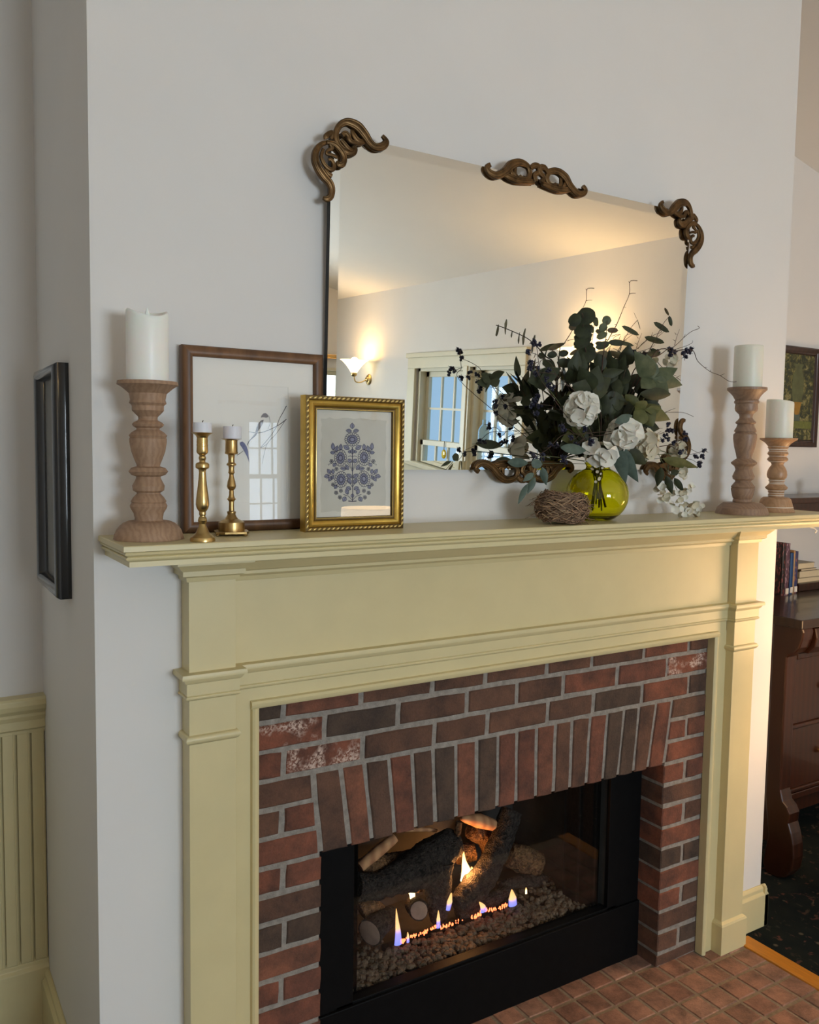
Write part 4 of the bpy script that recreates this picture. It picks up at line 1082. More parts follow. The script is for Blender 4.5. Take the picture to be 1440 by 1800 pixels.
corner = [
 ([(1185,350),(1225,400),(1240,455),(1190,515),(1080,535),(985,470),(900,350),(800,230),(700,165),(600,140),(510,190),(455,300),(460,420),(520,530),(620,610),(710,620),(750,560),(715,515)], [22,30,42,48,46,50,62,66,58,44,36,34,36,40,44,44,34,24], 0),
 ([(310,455),(215,490),(135,600),(125,740),(180,880),(270,1010),(350,1100),(385,1200),(365,1310),(310,1350),(250,1330)], [22,30,40,46,50,50,44,40,40,36,20], 0),
 ([(300,455),(420,490),(520,590),(570,700),(545,800),(485,815),(475,760)], [24,34,36,36,40,34,22], .003),
 ([(250,560),(215,680),(260,800),(340,880),(405,880),(420,810),(370,730),(330,735)], [18,22,24,26,26,22,20,16], .002),
 ([(350,490),(380,550),(310,590),(300,640),(380,660),(460,700)], [26,26,18,18,20,16], .003),
 ([(300,400),(295,360),(350,315),(395,300),(400,360),(370,390)], [28,30,30,26,24,20], 0),
 ([(700,250),(730,350),(800,440),(880,450),(910,430)], [16,34,40,30,20], .001),
 ([(540,350),(590,315),(640,360),(660,430),(740,470),(840,480)], [26,28,30,30,28,20], .003),
 ([(520,420),(570,480),(640,560),(700,580)], [20,26,26,18], .004),
 ([(270,870),(330,950),(385,990)], [14,24,24], .001)]
k9 = depth_of(onY(610, 280, -.03))/F_PX/s9c
def scroll(mb, L, ymid, mapf):
    """carved strand along points (x, z, radius, lift) in mirror coordinates"""
    P = spl([Vector((x, ymid-l, z)) for x, z, r, l in L], 5); n = len(P); m_ = len(L)
    R = []
    for i in range(n):
        t = i/(n-1)*(m_-1); a = int(min(t, m_-2)); R.append(lerp(L[a][2], L[a+1][2], t-a))
    t = MB().tube(P, R, 9, flat=.75, flat_dir=(0, 1, 0))
    if max(R) > .0022:                                           # carved ribs along the strand
        for sg in (-1, 1):
            Q = []; RQ = []
            for i in range(n):
                tg = (P[min(i+1, n-1)]-P[max(i-1, 0)]).normalized(); pe = Vector((tg.z, 0, -tg.x))
                Q.append(P[i]+pe*(R[i]*.58*sg)+Vector((0, -R[i]*.42, 0))); RQ.append(R[i]*.36)
            r_ = MB().tube(Q, RQ, 7); t.add(r_.v, r_.f)
    mb.add([MM @ mapf(Vector(v)) for v in t.v], t.f)
def corner_data():
    out = []
    for pts, rad, lift in corner:
        out.append([(*mloc(540+x/s9c, 200+y/s9c), r*k9*1.42, lift) for (x, y), r in zip(pts, rad)])
    return out
CD = corner_data()
maps = [(lambda v: v, 'top left'), (lambda v: Vector((MW-v.x, v.y, v.z)), 'top right'), (lambda v: Vector((v.x, v.y, MH-v.z)), ''), (lambda v: Vector((MW-v.x, v.y, MH-v.z)), '')]
for f, nm in maps:
    t = MB()
    for L in CD: scroll(t, L, -.012, f)
    t.build('corner_ornament', 'bronze', mr, smooth=True, angle=70)
half_o = [
 ([(92,88),(74,105),(90,135),(130,150),(180,125),(215,90),(262,76),(308,98),(322,140),(305,172),(275,168),(262,150)], [10,12,14,16,18,20,16,13,12,12,11,8], 0),
 ([(165,140),(200,160),(245,178),(300,186),(345,186)], [8,14,14,12,12], .001),
 ([(240,100),(235,140),(250,160)], [6,9,8], .001),
 ([(322,112),(345,95),(368,104),(366,135),(345,150),(352,185)], [10,13,13,12,11,12], .003),
 ([(205,108),(215,140),(225,165)], [8,10,8], .002)]
cxm = mloc(820+372/3.2727, 260+140/3.2727)[0]
k3 = depth_of(onY(930, 300, -.03))/F_PX/3.2727
HO = [[(*mloc(820+x/3.2727, 260+y/3.2727), r*k3*1.4, l) for (x, y), r in zip(pts, rad)] for pts, rad, l in half_o]
HO = [[(x-cxm+MW/2, z, r, l) for x, z, r, l in L] for L in HO]
for f2 in (lambda v: v, lambda v: Vector((v.x, v.y, MH-v.z))):
    t = MB()
    for L in HO:
        scroll(t, L, -.012, f2); scroll(t, L, -.012, lambda v: f2(Vector((MW-v.x, v.y, v.z))))
    t.build('centre_ornament', 'bronze', mr, smooth=True, angle=70)

# ---------------------------------------------------------------- olive glass vase
VC = Vector((0.912, -0.106, SZ)); VR = 0.082
vp = []
for i in range(25):
    a = -1.10+i*(1.10+1.17)/24
    vp.append((VR*math.cos(a)*1.0, 0.0745+VR*.905*math.sin(a)))
zb = vp[0][1]; vp = [(r, z-zb) for r, z in vp]
outer = [(.0006, 0.003), (.024, 0.002), (.034, 0.0)]+[(r, z+.0005) for r, z in vp[1:]]
rt_, zt_ = outer[-1]; outer += [(rt_-.002, zt_+.006), (rt_+.001, zt_+.012), (rt_+.004, zt_+.0165)]
inner = [(rt_+.0015, zt_+.0165), (rt_-.0015, zt_+.012), (rt_-.0045, zt_+.006)]+[(max(.001, r-.003), z+.0005+(.004 if i < 3 else 0)) for i, (r, z) in reversed(list(enumerate(vp)))][:-1]+[(.020, .0085), (.0006, .008)]
va = thing('glass_vase', 'round olive green glass vase holding the bouquet', 'vase', tuple(VC))
MB().lathe(outer+inner, VC, 64, cap=False).build('glass_body', 'olive_glass', va, smooth=True, angle=50)
NECK = VC+Vector((0, 0, zt_+.005))

# ---------------------------------------------------------------- foliage and flowers
rf = random.Random(42)
VIEW = HV
def leaf_mesh(mb, base, tip, w, nrm, fold=.22, curl=.12, n=7, shape='oval'):
    base = Vector(base); tip = Vector(tip); d = tip-base; L = d.length; t = d.normalized()
    nrm = Vector(nrm); nrm = (nrm-t*nrm.dot(t)); nrm = nrm.normalized() if nrm.length > 1e-5 else t.orthogonal()
    s_ = t.cross(nrm); vs = []; fs = []
    for i in range(n+1):
        q = i/n
        if shape == 'oval': ww = math.sin(PI*min(1, q*.96+.02))**.75
        elif shape == 'round': ww = math.sqrt(max(0, 1-(2*q-1)**2))
        elif shape == 'lance': ww = math.sin(PI*q**.8)
        else: ww = math.sin(PI*q**.62)**.9
        c = base+d*q+nrm*(-curl*L*(q*q-q*.4))
        h = w/2*ww+.0003
        vs += [c-s_*h-nrm*(fold*h), c-s_*(h*.5)-nrm*(fold*h*.35), c, c+s_*(h*.5)-nrm*(fold*h*.35), c+s_*h-nrm*(fold*h)]
    for i in range(n):
        for k in range(4): fs.append((i*5+k, i*5+k+1, i*5+k+6, i*5+k+5))
    return mb.add(vs, fs)
def camn(p, jit=.35):
    n = (CAM-Vector(p)).normalized()
    return (n+Vector((rf.uniform(-jit, jit), rf.uniform(-jit, jit), rf.uniform(-jit, jit)))).normalized()
class Stem:
    """one stem in the vase: a thing whose leaves, berries or petals are its parts"""
    def __init__(s, name, label, cat, path, r=.0013, mat='stem', group='stems of the bouquet in the vase', foot=None, n=6):
        if foot is None:
            Stem.cnt = getattr(Stem, 'cnt', 0)+1
            if Stem.cnt % 4 == 1: foot = VC+Vector((rf.uniform(-.034, .034), rf.uniform(-.024, .024), rf.uniform(.022, .07)))
            else: foot = NECK+Vector((rf.uniform(-.010, .010), rf.uniform(-.008, .008), rf.uniform(-.03, -.012)))
        nk = NECK+Vector((rf.uniform(-.012, .012), rf.uniform(-.010, .010), .006))
        s.root = thing(name, label, cat, tuple(foot), group)
        P = spl([foot, lerp(foot, nk, .55), nk]+[Vector(p) for p in path], n)
        R = [lerp(r*2.1, r*.7, min(1, 1.6*i/(len(P)-1))) for i in range(len(P))]
        s.stem = MB().tube(P, R, 6).build('stem', mat, s.root, smooth=True)
    def leaf(s, a, c, w, mat, nrm=None, shape='oval', fold=.22, curl=.1):
        m_ = (Vector(a)+Vector(c))/2
        return leaf_mesh(MB(), a, c, w, nrm or camn(m_), fold, curl, shape=shape).build('leaf', mat, s.root, smooth=True, angle=75, recalc=False)
    def twig(s, pts, r=.0009, mat='stem'):
        P = spl(pts, 5); n = len(P)
        return MB().tube(P, [lerp(r, r*.45, i/(n-1)) for i in range(n)], 5).build('twig', mat, s.root, smooth=True)
    def berry(s, p, r=.0085):
        t = MB(); p = Vector(p)
        for k in range(6):
            o = Vector((rf.uniform(-1, 1), rf.uniform(-1, 1), rf.uniform(-1, 1))).normalized()*r*.62
            t.blob(p+o, r*rf.uniform(.36, .5), 6, 5, .12, rf)
        for k in range(4):
            o = Vector((rf.uniform(-1, 1), rf.uniform(-1, 1), rf.uniform(-1, 1))).normalized()
            t.tube([p, p+o*r*1.25], [r*.18, r*.05], 4)
        return t.build('berry_cluster', 'berry', s.root, smooth=True, angle=60)
YV = -0.10
def CA(x, y, Y=YV): return onY(960+x/7.2, 480+y/7.2, Y)
def CB(x, y, Y=YV): return onY(1100+x/6.857, 540+y/6.857, Y)
def CC_(x, y, Y=YV): return onY(790+x/7.2, 540+y/7.2, Y)
def CD_(x, y, Y=YV): return onY(790+x/6.857, 700+y/6.857, Y)
def CE_(x, y, Y=YV): return onY(960+x/6.857, 640+y/6.857, Y)
def CF_(x, y, Y=YV): return onY(1070+x/7.58, 700+y/7.58, Y)
def px_m(p): return depth_of(p)/F_PX
def disc_leaf(st, f, x, y, rx, ry, rot, Y, mat, sc=7.2, jit=.25):
    """round leaf seen face on: half axes in crop pixels, rot = direction of the long axis"""
    c = f(x, y, Y); k = px_m(c)/sc
    dx, dy = rx*math.cos(rot), -rx*math.sin(rot)
    a = f(x-dx, y-dy, Y+.004); b_ = f(x+dx, y+dy, Y-.004)
    return st.leaf(a, b_, 2*ry*k, mat, camn(c, jit), 'round', .15, .05)

# big round-leaved eucalyptus, leaning towards the room (its arch shows in the mirror)
st = Stem('eucalyptus_stem', 'eucalyptus stem of big round dark leaves rising highest in the bouquet', 'plant stem', [CA(505,1250,-.085), CA(505,1000,-.108), CA(465,825,-.125), CA(468,715,-.145), CA(470,560,-.185), CA(455,505,-.200)], .0016)
_sd = (CA(470,560,-.185)-CA(505,1000,-.108)).normalized()
for x, y, rx, ry, rot, Y_, mt_ in ((512,540,122,92,-.3,-.190,'leaf_dark'),(365,592,95,66,.9,-.184,'leaf_dark'),(335,680,50,38,.3,-.15,'leaf_rust'),(472,715,112,100,.2,-.147,'leaf_dark'),(430,730,80,70,.4,-.150,'leaf_dark'),(465,825,112,105,-.2,-.127,'leaf_dark'),(430,890,90,60,.5,-.122,'leaf_dark'),(512,1005,122,112,.4,-.110,'leaf_dark'),(360,1000,70,22,.5,-.106,'leaf_rust')):
    c = CA(x, y, Y_); k = px_m(c)/7.2; u = (ray(960, 700)*0+_rt*math.cos(rot)+_up*math.sin(rot)); nn = (-_sd*.25+_sd*.75+camn(c, .12)*.75).normalized()
    u = (u-nn*u.dot(nn)).normalized()
    st.leaf(c-u*rx*k, c+u*rx*k, 2*ry*k*1.15, mt_, nn, 'round', .12, .04)
# small round-leaved eucalyptus
st = Stem('eucalyptus_stem', 'eucalyptus stem of small round pale leaves in front of the glow', 'plant stem', [CA(740,1150,-.055), CA(735,960,-.055), CA(760,800,-.055), CA(775,600,-.055)], .0013)
for x, y, rx, ry, rot, dy, mt_ in ((770,600,62,58,0,.02,'leaf_sage'),(725,690,58,54,0,.018,'leaf_sage'),(845,725,72,34,-.05,.012,'leaf_rust'),(710,790,78,42,.45,.014,'leaf_sage'),(720,915,98,46,.3,.01,'leaf_dark'),(890,885,104,36,-.12,.008,'leaf_dark'),(715,1040,88,58,.15,.0,'leaf_rust'),(900,1035,120,36,-.35,.0,'leaf_rust'),(1000,1165,62,44,-1.1,.0,'leaf_rust'),(1060,1090,80,34,-.15,.0,'leaf_dark')):
    disc_leaf(st, CA, x, y, rx, ry, rot, -.062+dy*.5, mt_)
# bare twigs
st = Stem('bare_twig', 'long bare twig reaching above the eucalyptus to a forked tip', 'twig', [CA(730,1000,-.114), CA(790,840,-.114), CA(890,660,-.114), CA(990,420,-.114), CA(1055,265,-.114), CA(1060,120,-.114), CA(1095,95,-.114), CA(1155,97,-.114)], .0011)
st.twig([CA(1055,265,-.114), CA(1090,255,-.114), CA(1135,255,-.114)]); st.twig([CA(1060,125,-.114), CA(1045,105,-.114)]); st.twig([CA(980,430,-.114), CA(1012,436,-.114)], .0007)
st.twig([CA(830,800,-.114), CA(890,780,-.114), CA(940,778,-.114)]); st.twig([CA(890,655,-.114), CA(865,650,-.114)])
st = Stem('bare_twig', 'short forked twig beside the sconce glow', 'twig', [CA(880,1150,-.050), CA(930,990,-.050), CA(980,860,-.050), CA(1000,800,-.050), CA(1080,762,-.050)], .0009)
st.twig([CA(985,850,-.050), CA(1020,852,-.050)]); st.twig([CA(930,990,-.050), CA(850,950,-.050)]); st.twig([CA(940,980,-.050), CA(955,935,-.050)])
st = Stem('eucalyptus_stem', 'short eucalyptus stem of dark oval leaves left of the round-leaved stem', 'plant stem', [CA(200,1250,-.07), CA(150,1060,-.055), CA(60,960,-.05)], .0012)
disc_leaf(st, CA, 80, 1035, 66, 40, .1, -.05, 'leaf_dark'); disc_leaf(st, CA, 225, 1015, 66, 42, .1, -.05, 'leaf_dark'); disc_leaf(st, CA, 240, 1140, 104, 60, -.1, -.06, 'leaf_dark')
a = CA(20, 970, -.045); st.leaf(a, CA(262, 880, -.045), 70*px_m(a)/7.2, 'leaf_rust', shape='lance')
# eucalyptus to the right
st = Stem('eucalyptus_stem', 'eucalyptus stem with flat oval leaves at the mirror edge', 'plant stem', [CB(240,620,-.09), CB(330,440,-.09), CB(410,280,-.09), CB(460,190,-.09), CB(530,105,-.09)], .0011)
for x0, y0, x1, y1, w, mt_ in ((338,182,540,300,66,'leaf_dark'),(228,358,480,440,70,'leaf_dark'),(525,105,556,230,44,'leaf_dark'),(520,100,470,10,30,'leaf_rust'),(300,500,410,580,60,'leaf_dark'),(250,560,420,575,80,'leaf_dark')):
    a = CB(x0, y0, -.09); st.leaf(a, CB(x1, y1, -.09), w*px_m(a)/6.857, mt_, shape='round', fold=.2)
st.twig([CB(150,500,-.09), CB(200,440,-.09), CB(250,400,-.09)]); st.twig([CB(370,370,-.09), CB(470,290,-.09)]); st.twig([CB(310,350,-.09), CB(328,300,-.09)])
# palmate leaves
def palmate(label, f, sc, c, lobes, mat, Y, name='palmate_leaf', width=.5):
    st = Stem(name, label, 'leaf', [lerp(NECK, f(*c, Y), .6)+Vector((0, -.015, 0)), f(*c, Y)], .0013, 'stem_green')
    for x, y, w in lobes:
        a = f(*c, Y+rf.uniform(-.004, .004)); b_ = f(x, y, Y+rf.uniform(-.02, .006))
        st.leaf(a, b_, w*px_m(a)/sc, mat, camn(a, .3), 'fig', .18, .12)
    return st
palmate('broad olive lobed leaf facing out above the white hydrangea', CE_, 6.857, (560, 330), [(400,40,240),(640,10,260),(800,160,250),(330,250,230),(760,330,200),(450,400,200)], 'leaf_dark', -.17)
palmate('large green lobed leaf at the right with a pale upper lobe', CB, 6.857, (330, 860), [(120,540,230),(260,560,200),(640,720,200),(712,955,210),(530,1050,190),(200,960,200)], 'leaf_sage', -.15)
palmate('olive lobed leaf low at the right of the bouquet', CB, 6.857, (230, 1240), [(560,1372,190),(440,1170,190),(330,1440,210),(120,1430,200),(130,1150,180)], 'leaf_olive', -.175)
palmate('dark lobed leaf deep in the middle of the bouquet', CE_, 6.857, (700, 420), [(950,250,240),(1000,480,230),(830,600,210),(520,520,200)], 'leaf_dark', -.12)
palmate('dark lobed leaf at the left of the bouquet', CC_, 7.2, (1150, 900), [(1050,800,180),(1340,900,230),(1420,760,210),(1200,1050,200),(1000,930,160)], 'leaf_dark', -.13)
palmate('blue-green lobed leaf drooping beside the vase', CE_, 6.857, (860, 1010), [(1115,1440,200),(960,1440,180),(1210,1210,180),(1060,1060,150)], 'leaf_blue', -.18)
# single leaves on stalks
def single(label, f, sc, a, c, w, mat, Y, shape='oval', dY=-.01):
    A_, B_ = f(*a, Y), f(*c, Y+dY)
    st = Stem('leaf_stalk', label, 'leaf', [lerp(NECK, A_, .6)+Vector((0, -.01, .004)), A_], .001, 'stem_green')
    st.leaf(A_, B_, w*px_m(A_)/sc, mat, camn(A_, .25), shape)
single('curled dark leaf under the sage lobed leaf', CB, 6.857, (180, 1040), (560, 1062), 160, 'leaf_dark', -.16)
single('oval dark leaf in front of the bottom mirror ornament', CD_, 6.857, (945, 785), (715, 770), 115, 'leaf_blue', -.05, 'oval', 0.0)
single('grey-green leaf above the neck of the vase', CE_, 6.857, (480, 1040), (200, 1000), 130, 'leaf_blue', -.19)
single('broad dark leaf over the vase shoulder', CE_, 6.857, (930, 1010), (1215, 1210), 170, 'leaf_dark', -.185)
single('long narrow leaf pointing right below the berries', CF_, 7.58, (720, 800), (1218, 942), 140, 'leaf_olive', -.13, 'lance')
single('small leaf over the second white bloom', CE_, 6.857, (1040, 620), (850, 700), 110, 'leaf_blue', -.20)
single('small olive leaf under the second white bloom leaf', CE_, 6.857, (1040, 760), (900, 800), 90, 'leaf_olive', -.20)
# drooping sprays
st = Stem('leafy_spray', 'drooping spray of narrow blue-green leaves above the nest', 'plant stem', [CD_(1180,700,-.17), CD_(1120,800,-.19), CD_(1000,970,-.19), CD_(930,1060,-.19)], .0011, 'stem_green')
disc_leaf(st, CD_, 1055, 790, 68, 56, -.2, -.19, 'leaf_blue', 6.857)
for x0, y0, x1, y1, w in ((1120,830,1168,1052,95),(1020,900,895,1000,75),(1035,950,945,1150,80),(945,1030,828,1275,72)):
    a = CD_(x0, y0, -.19); st.leaf(a, CD_(x1, y1, -.195), w*px_m(a)/6.857, 'leaf_blue', camn(a, .2), 'lance')
st = Stem('leafy_spray', 'drooping spray of dark leaves above the hanging blossoms', 'plant stem', [CF_(560,700,-.13), CF_(700,820,-.14), CF_(780,960,-.14), CF_(860,1060,-.14)], .0011, 'stem_green')
for x0, y0, x1, y1, w in ((700,920,648,1172,120),(770,1030,850,1285,105),(875,1060,1005,1255,85),(830,1010,950,960,90),(640,650,560,560,80)):
    a = CF_(x0, y0, -.14); st.leaf(a, CF_(x1, y1, -.145), w*px_m(a)/7.58, 'leaf_dark', camn(a, .25), 'lance')
# berry twigs
def berry_twig(label, main, twigs, berries, Y, name='berry_twig'):
    st = Stem(name, label, 'twig', [f(x, y, Y) for f, x, y in main], .0011)
    for tw in twigs: st.twig([f(x, y, Y) for f, x, y in tw])
    for f, x, y in berries: st.berry(f(x, y, Y+rf.uniform(-.01, .01)))
C_, D_, B__, F__, A__ = CC_, CD_, CB, CF_, CA
berry_twig('berry twig in front of the dark leaves left of the hydrangea', [(C_,1922,1370),(C_,1772,1220),(C_,1522,1000),(C_,1352,850),(C_,1282,710),(C_,1162,625)],
  [[(C_,1522,1000),(C_,1402,970),(C_,1302,1010)],[(C_,1352,850),(C_,1282,830),(C_,1252,800)],[(C_,1352,850),(C_,1222,830),(C_,1122,830)],[(C_,1162,625),(C_,1082,590),(C_,1012,570)]],
  [(C_,1007,565),(C_,1122,775),(C_,1097,840),(C_,1252,795),(C_,1222,905),(C_,1262,990),(C_,1307,1020)], -.17)
berry_twig('low berry twig in the dark leaves below the hydrangea', [(D_,2318,410),(D_,1878,405),(D_,1578,430),(D_,1378,440),(D_,1268,530)],
  [[(D_,1508,430),(D_,1448,380),(D_,1378,380)],[(D_,1268,530),(D_,1208,590),(D_,1143,600)],[(D_,1278,520),(D_,1178,620),(D_,1038,690)],[(D_,1578,430),(D_,1518,490),(D_,1468,480)]],
  [(D_,1353,335),(D_,1383,390),(D_,1463,480),(D_,1223,560),(D_,1293,560),(D_,998,680),(D_,1023,730),(D_,1118,690),(D_,1123,725)], -.17)
berry_twig('berry twig drooping beside the hydrangea', [(D_,2078,440),(D_,1818,450),(D_,1638,480),(D_,1518,570),(D_,1408,660)],
  [[(D_,1638,480),(D_,1558,560)],[(D_,1518,570),(D_,1438,600)],[(D_,1738,440),(D_,1638,400),(D_,1618,330)]],
  [(D_,1518,560),(D_,1538,585),(D_,1378,700),(D_,1368,745),(D_,1398,770),(D_,1708,520),(D_,1713,545),(D_,1618,315),(D_,1623,375)], -.17)
berry_twig('berry twig between the hydrangea and the mirror', [(D_,1730,350),(D_,1480,270),(D_,1280,110),(D_,1140,80)], [[(D_,1280,110),(D_,1180,130)],[(D_,1140,80),(D_,1040,60)]],
  [(D_,1090,95),(D_,1020,60),(D_,1000,95),(D_,1045,180),(C_,1114,1130),(C_,1084,1180),(C_,1464,1280)], -.10)
berry_twig('upright berry twig beside the narrow eucalyptus leaves', [(C_,1180,950),(C_,1130,690),(C_,1105,490)], [[(C_,1130,690),(C_,1060,720),(C_,1040,700)]],
  [(C_,1060,435),(C_,1085,455),(C_,1130,465),(C_,1040,695),(C_,1020,730),(C_,1015,770),(C_,1100,840)], -.185)
berry_twig('berry twig crossing the mirror edge to a bare hooked tip', [(B__,100,760),(B__,400,580),(B__,500,510),(B__,590,470),(B__,720,350),(B__,800,290),(B__,885,255),(B__,870,225)],
  [[(B__,590,510),(B__,720,470),(B__,800,430),(B__,807,400)],[(B__,590,460),(B__,610,380),(B__,650,265)],[(B__,610,330),(B__,590,305)],[(B__,595,405),(B__,568,388)],[(B__,700,365),(B__,720,325)]],
  [(B__,520,510),(B__,560,520),(B__,585,540),(B__,545,565)], -.10)
berry_twig('long bare twig curving down to the tall candle', [(B__,300,620),(B__,600,530),(B__,800,515),(B__,870,650),(B__,1010,770),(B__,1140,825),(B__,1255,895),(B__,1370,890),(B__,1388,860)],
  [[(B__,1140,825),(B__,1195,800)],[(B__,950,725),(B__,985,728)],[(B__,1020,775),(B__,1022,755)]],
  [(B__,740,520),(B__,790,510),(B__,770,540),(B__,695,555),(B__,715,600)], -.10)
berry_twig('berry twig low at the right above the long narrow leaf', [(F__,420,530),(F__,600,500),(F__,780,440)], [[(F__,600,500),(F__,700,440)],[(F__,640,400),(F__,720,402)]],
  [(F__,800,360),(F__,790,430),(F__,850,430),(F__,760,500),(F__,785,545),(F__,720,560)], -.15)
berry_twig('berry twig with the rightmost berries of the bouquet', [(F__,700,640),(F__,900,680),(F__,1040,745),(F__,1160,735),(F__,1250,705)], [[(F__,1040,640),(F__,1120,690),(F__,1220,740)],[(F__,1000,800),(F__,1110,820),(F__,1190,870)],[(F__,900,640),(F__,980,560),(F__,1020,480)]],
  [(F__,1285,700),(F__,1165,775),(F__,1255,775),(F__,1215,870),(F__,1210,905),(F__,1020,468),(F__,1025,550),(F__,1000,700),(F__,960,720),(F__,880,600)], -.13)
st = Stem('bare_twig', 'thin bent twig pointing right past the mirror edge', 'twig', [CB(300,1290,-.14), CB(480,1270,-.14), CB(690,1270,-.14), CB(820,1320,-.14)], .0009)
st.twig([CB(480,1265,-.14), CB(540,1240,-.14), CB(600,1218,-.14)])
# white flowers
pet = MB(); vs = []; N = 10
for r_, z_ in ((0, 0), (.45, .05), (.8, .16), (1.0, .26)):
    for k in range(N):
        a = 2*PI*k/N; w_ = 1+.10*math.cos(2*a+.6); vs.append((r_*w_*math.cos(a), r_*(1/w_)*math.sin(a), z_*(1+.55*math.cos(3*a))))
fs = [(i*N+k, i*N+(k+1) % N, (i+1)*N+(k+1) % N, (i+1)*N+k) for i in range(3) for k in range(N)]
pet_me = {}
for mt_ in ('petal', 'petal_cream'):
    o = MB().add(vs, fs).build('petal', mt_, None, smooth=True, angle=80); pet_me[mt_] = o.data; bpy.data.objects.remove(o)
def petal(root, p, nrm, r, mat):
    o = bpy.data.objects.new('petal', pet_me[mat]); COL.objects.link(o); o.parent = root
    q = Vector(nrm).normalized().to_track_quat('Z', 'Y').to_matrix().to_4x4() @ Matrix.Rotation(rf.uniform(0, 6.3), 4, 'Z')
    o.matrix_local = Matrix.Translation(Vector(p)-Vector(root.location)) @ q @ Matrix.Scale(r, 4)
def bloom(label, f, x, y, Y, rpx, sc, npet, mat='petal', prad=.36, squash=(1, 1, 1), name='hydrangea_bloom'):
    c = f(x, y, Y); k = px_m(c)/sc; r = rpx*k
    st = Stem(name, label, 'flower', [lerp(NECK, c, .55)+Vector((0, -.01, .004)), c+Vector((0, .01, -.01))], .0015, 'stem_green', 'white flowers of the bouquet')
    ga = PI*(3-math.sqrt(5)); toC = (CAM-c).normalized()
    for i in range(npet):
        zz = 1-2*(i+.5)/npet; rr = math.sqrt(1-zz*zz); d = Vector((rr*math.cos(ga*i), rr*math.sin(ga*i), zz))
        if d.dot(toC) < -.45: continue
        d = (d+Vector((rf.uniform(-.25, .25),)*3)).normalized()
        p = c+Vector((d.x*squash[0], d.y*squash[1], d.z*squash[2]))*r*.78
        petal(st.root, p, d+toC*.35+Vector((rf.uniform(-.3, .3), rf.uniform(-.3, .3), rf.uniform(-.3, .3))), r*prad*rf.uniform(.85, 1.2), mat)
    return st
bloom('big white hydrangea bloom in the middle of the bouquet', CE_, 430, 545, -.17, 210, 6.857, 44, 'petal', .40)
st = bloom('white bloom with wide petals right of the big hydrangea', CE_, 930, 840, -.185, 190, 6.857, 20, 'petal', .55)
st = bloom('small white bloom hanging over the neck of the vase', CE_, 655, 1070, -.175, 215, 6.857, 14, 'petal', .46, (1.05, .8, .55))
bloom('cream bloom at the right behind the berries', CE_, 1190, 960, -.15, 180, 6.857, 22, 'petal_cream', .45)
bloom('pale bloom against the mirror edge', CB, 550, 640, -.06, 85, 6.857, 14, 'petal_cream', .5)
bloom('cream bloom among the dark berries at the right', CF_, 920, 690, -.11, 110, 7.58, 14, 'petal_cream', .5)
st = Stem('blossom_spray', 'hanging spray of small white blossoms resting on the shelf', 'flower', [CF_(700,700,-.12), CF_(800,950,-.12), CF_(900,1200,-.125), CF_(1020,1400,-.13), CF_(1120,1530,-.135)], .0012, 'stem_green', 'white flowers of the bouquet')
for x, y in ((680,1200),(740,1180),(700,1260),(770,1300),(730,1340),(830,1390),(800,1330),(870,1280),(930,1300),(1000,1290),(960,1230),(1060,1240),(1080,1190),(1000,1400),(940,1370),(930,1470),(880,1490),(1010,1480),(1100,1440),(1150,1400),(1080,1500),(990,1550),(1050,1570),(1140,1560),(1190,1490),(1220,1460),(1170,1580),(990,970),(1000,1050),(960,1010)):
    c = CF_(x, y, -.13+rf.uniform(-.012, .012)); c.z = max(c.z, SZ+.006)
    for q_ in range(2):
        c2 = c+Vector((rf.uniform(-.007, .007), rf.uniform(-.008, .008), rf.uniform(-.007, .007))); c2.z = max(c2.z, SZ+.006)
        petal(st.root, c2, camn(c2, .8), rf.uniform(34, 58)*px_m(c)/7.58, 'petal' if rf.random() < .6 else 'petal_cream')
st = Stem('blossom_spray', 'cream blossom stalks falling over the front of the vase', 'flower', [CE_(640,1050,-.19), CE_(650,1180,-.195), CE_(640,1290,-.19)], .0012, 'stem_green', 'white flowers of the bouquet')
for x, y in ((590,1240),(560,1260),(640,1220),(680,1250),(620,1300),(660,1320),(640,1380),(600,1420)):
    c = CE_(x, y, -.19); petal(st.root, c, camn(c, .8), rf.uniform(14, 24)*px_m(c)/6.857, 'petal_cream')
# dark filler foliage through the heart of the bouquet
fl_lab = ['leafy stem of dark leaves deep in the bouquet']
for k in range(46):
    a = rf.uniform(0, 2*PI); q = math.sqrt(rf.random())
    px_, py_ = 1072+92*q*math.cos(a), 714+78*q*math.sin(a)
    tip = onY(px_, py_, rf.uniform(-.14, -.05))
    st = Stem('foliage_stem', fl_lab[0], 'plant stem', [lerp(NECK, tip, .5)+Vector((0, .0, .01)), tip], .001, 'stem', 'dark filler foliage of the bouquet', n=4, foot=NECK+Vector((rf.uniform(-.010, .010), rf.uniform(-.008, .008), -.018)))
    d0 = (tip-NECK).normalized()
    for j in range(4):
        b_ = lerp(NECK, tip, .55+.15*j)+Vector((rf.uniform(-.01, .01),)*3)
        dv = (d0+Vector((rf.uniform(-1, 1), rf.uniform(-.4, .4), rf.uniform(-1, 1)))).normalized()
        t_ = b_+dv*rf.uniform(.045, .072)
        t_.y = min(t_.y, -.018); b_.y = min(b_.y, -.018)
        st.leaf(b_, t_, rf.uniform(.028, .042), rf.choice(['leaf_dark', 'leaf_dark', 'leaf_dark', 'leaf_dark', 'leaf_olive']), camn(b_, .5), rf.choice(['oval', 'fig']))

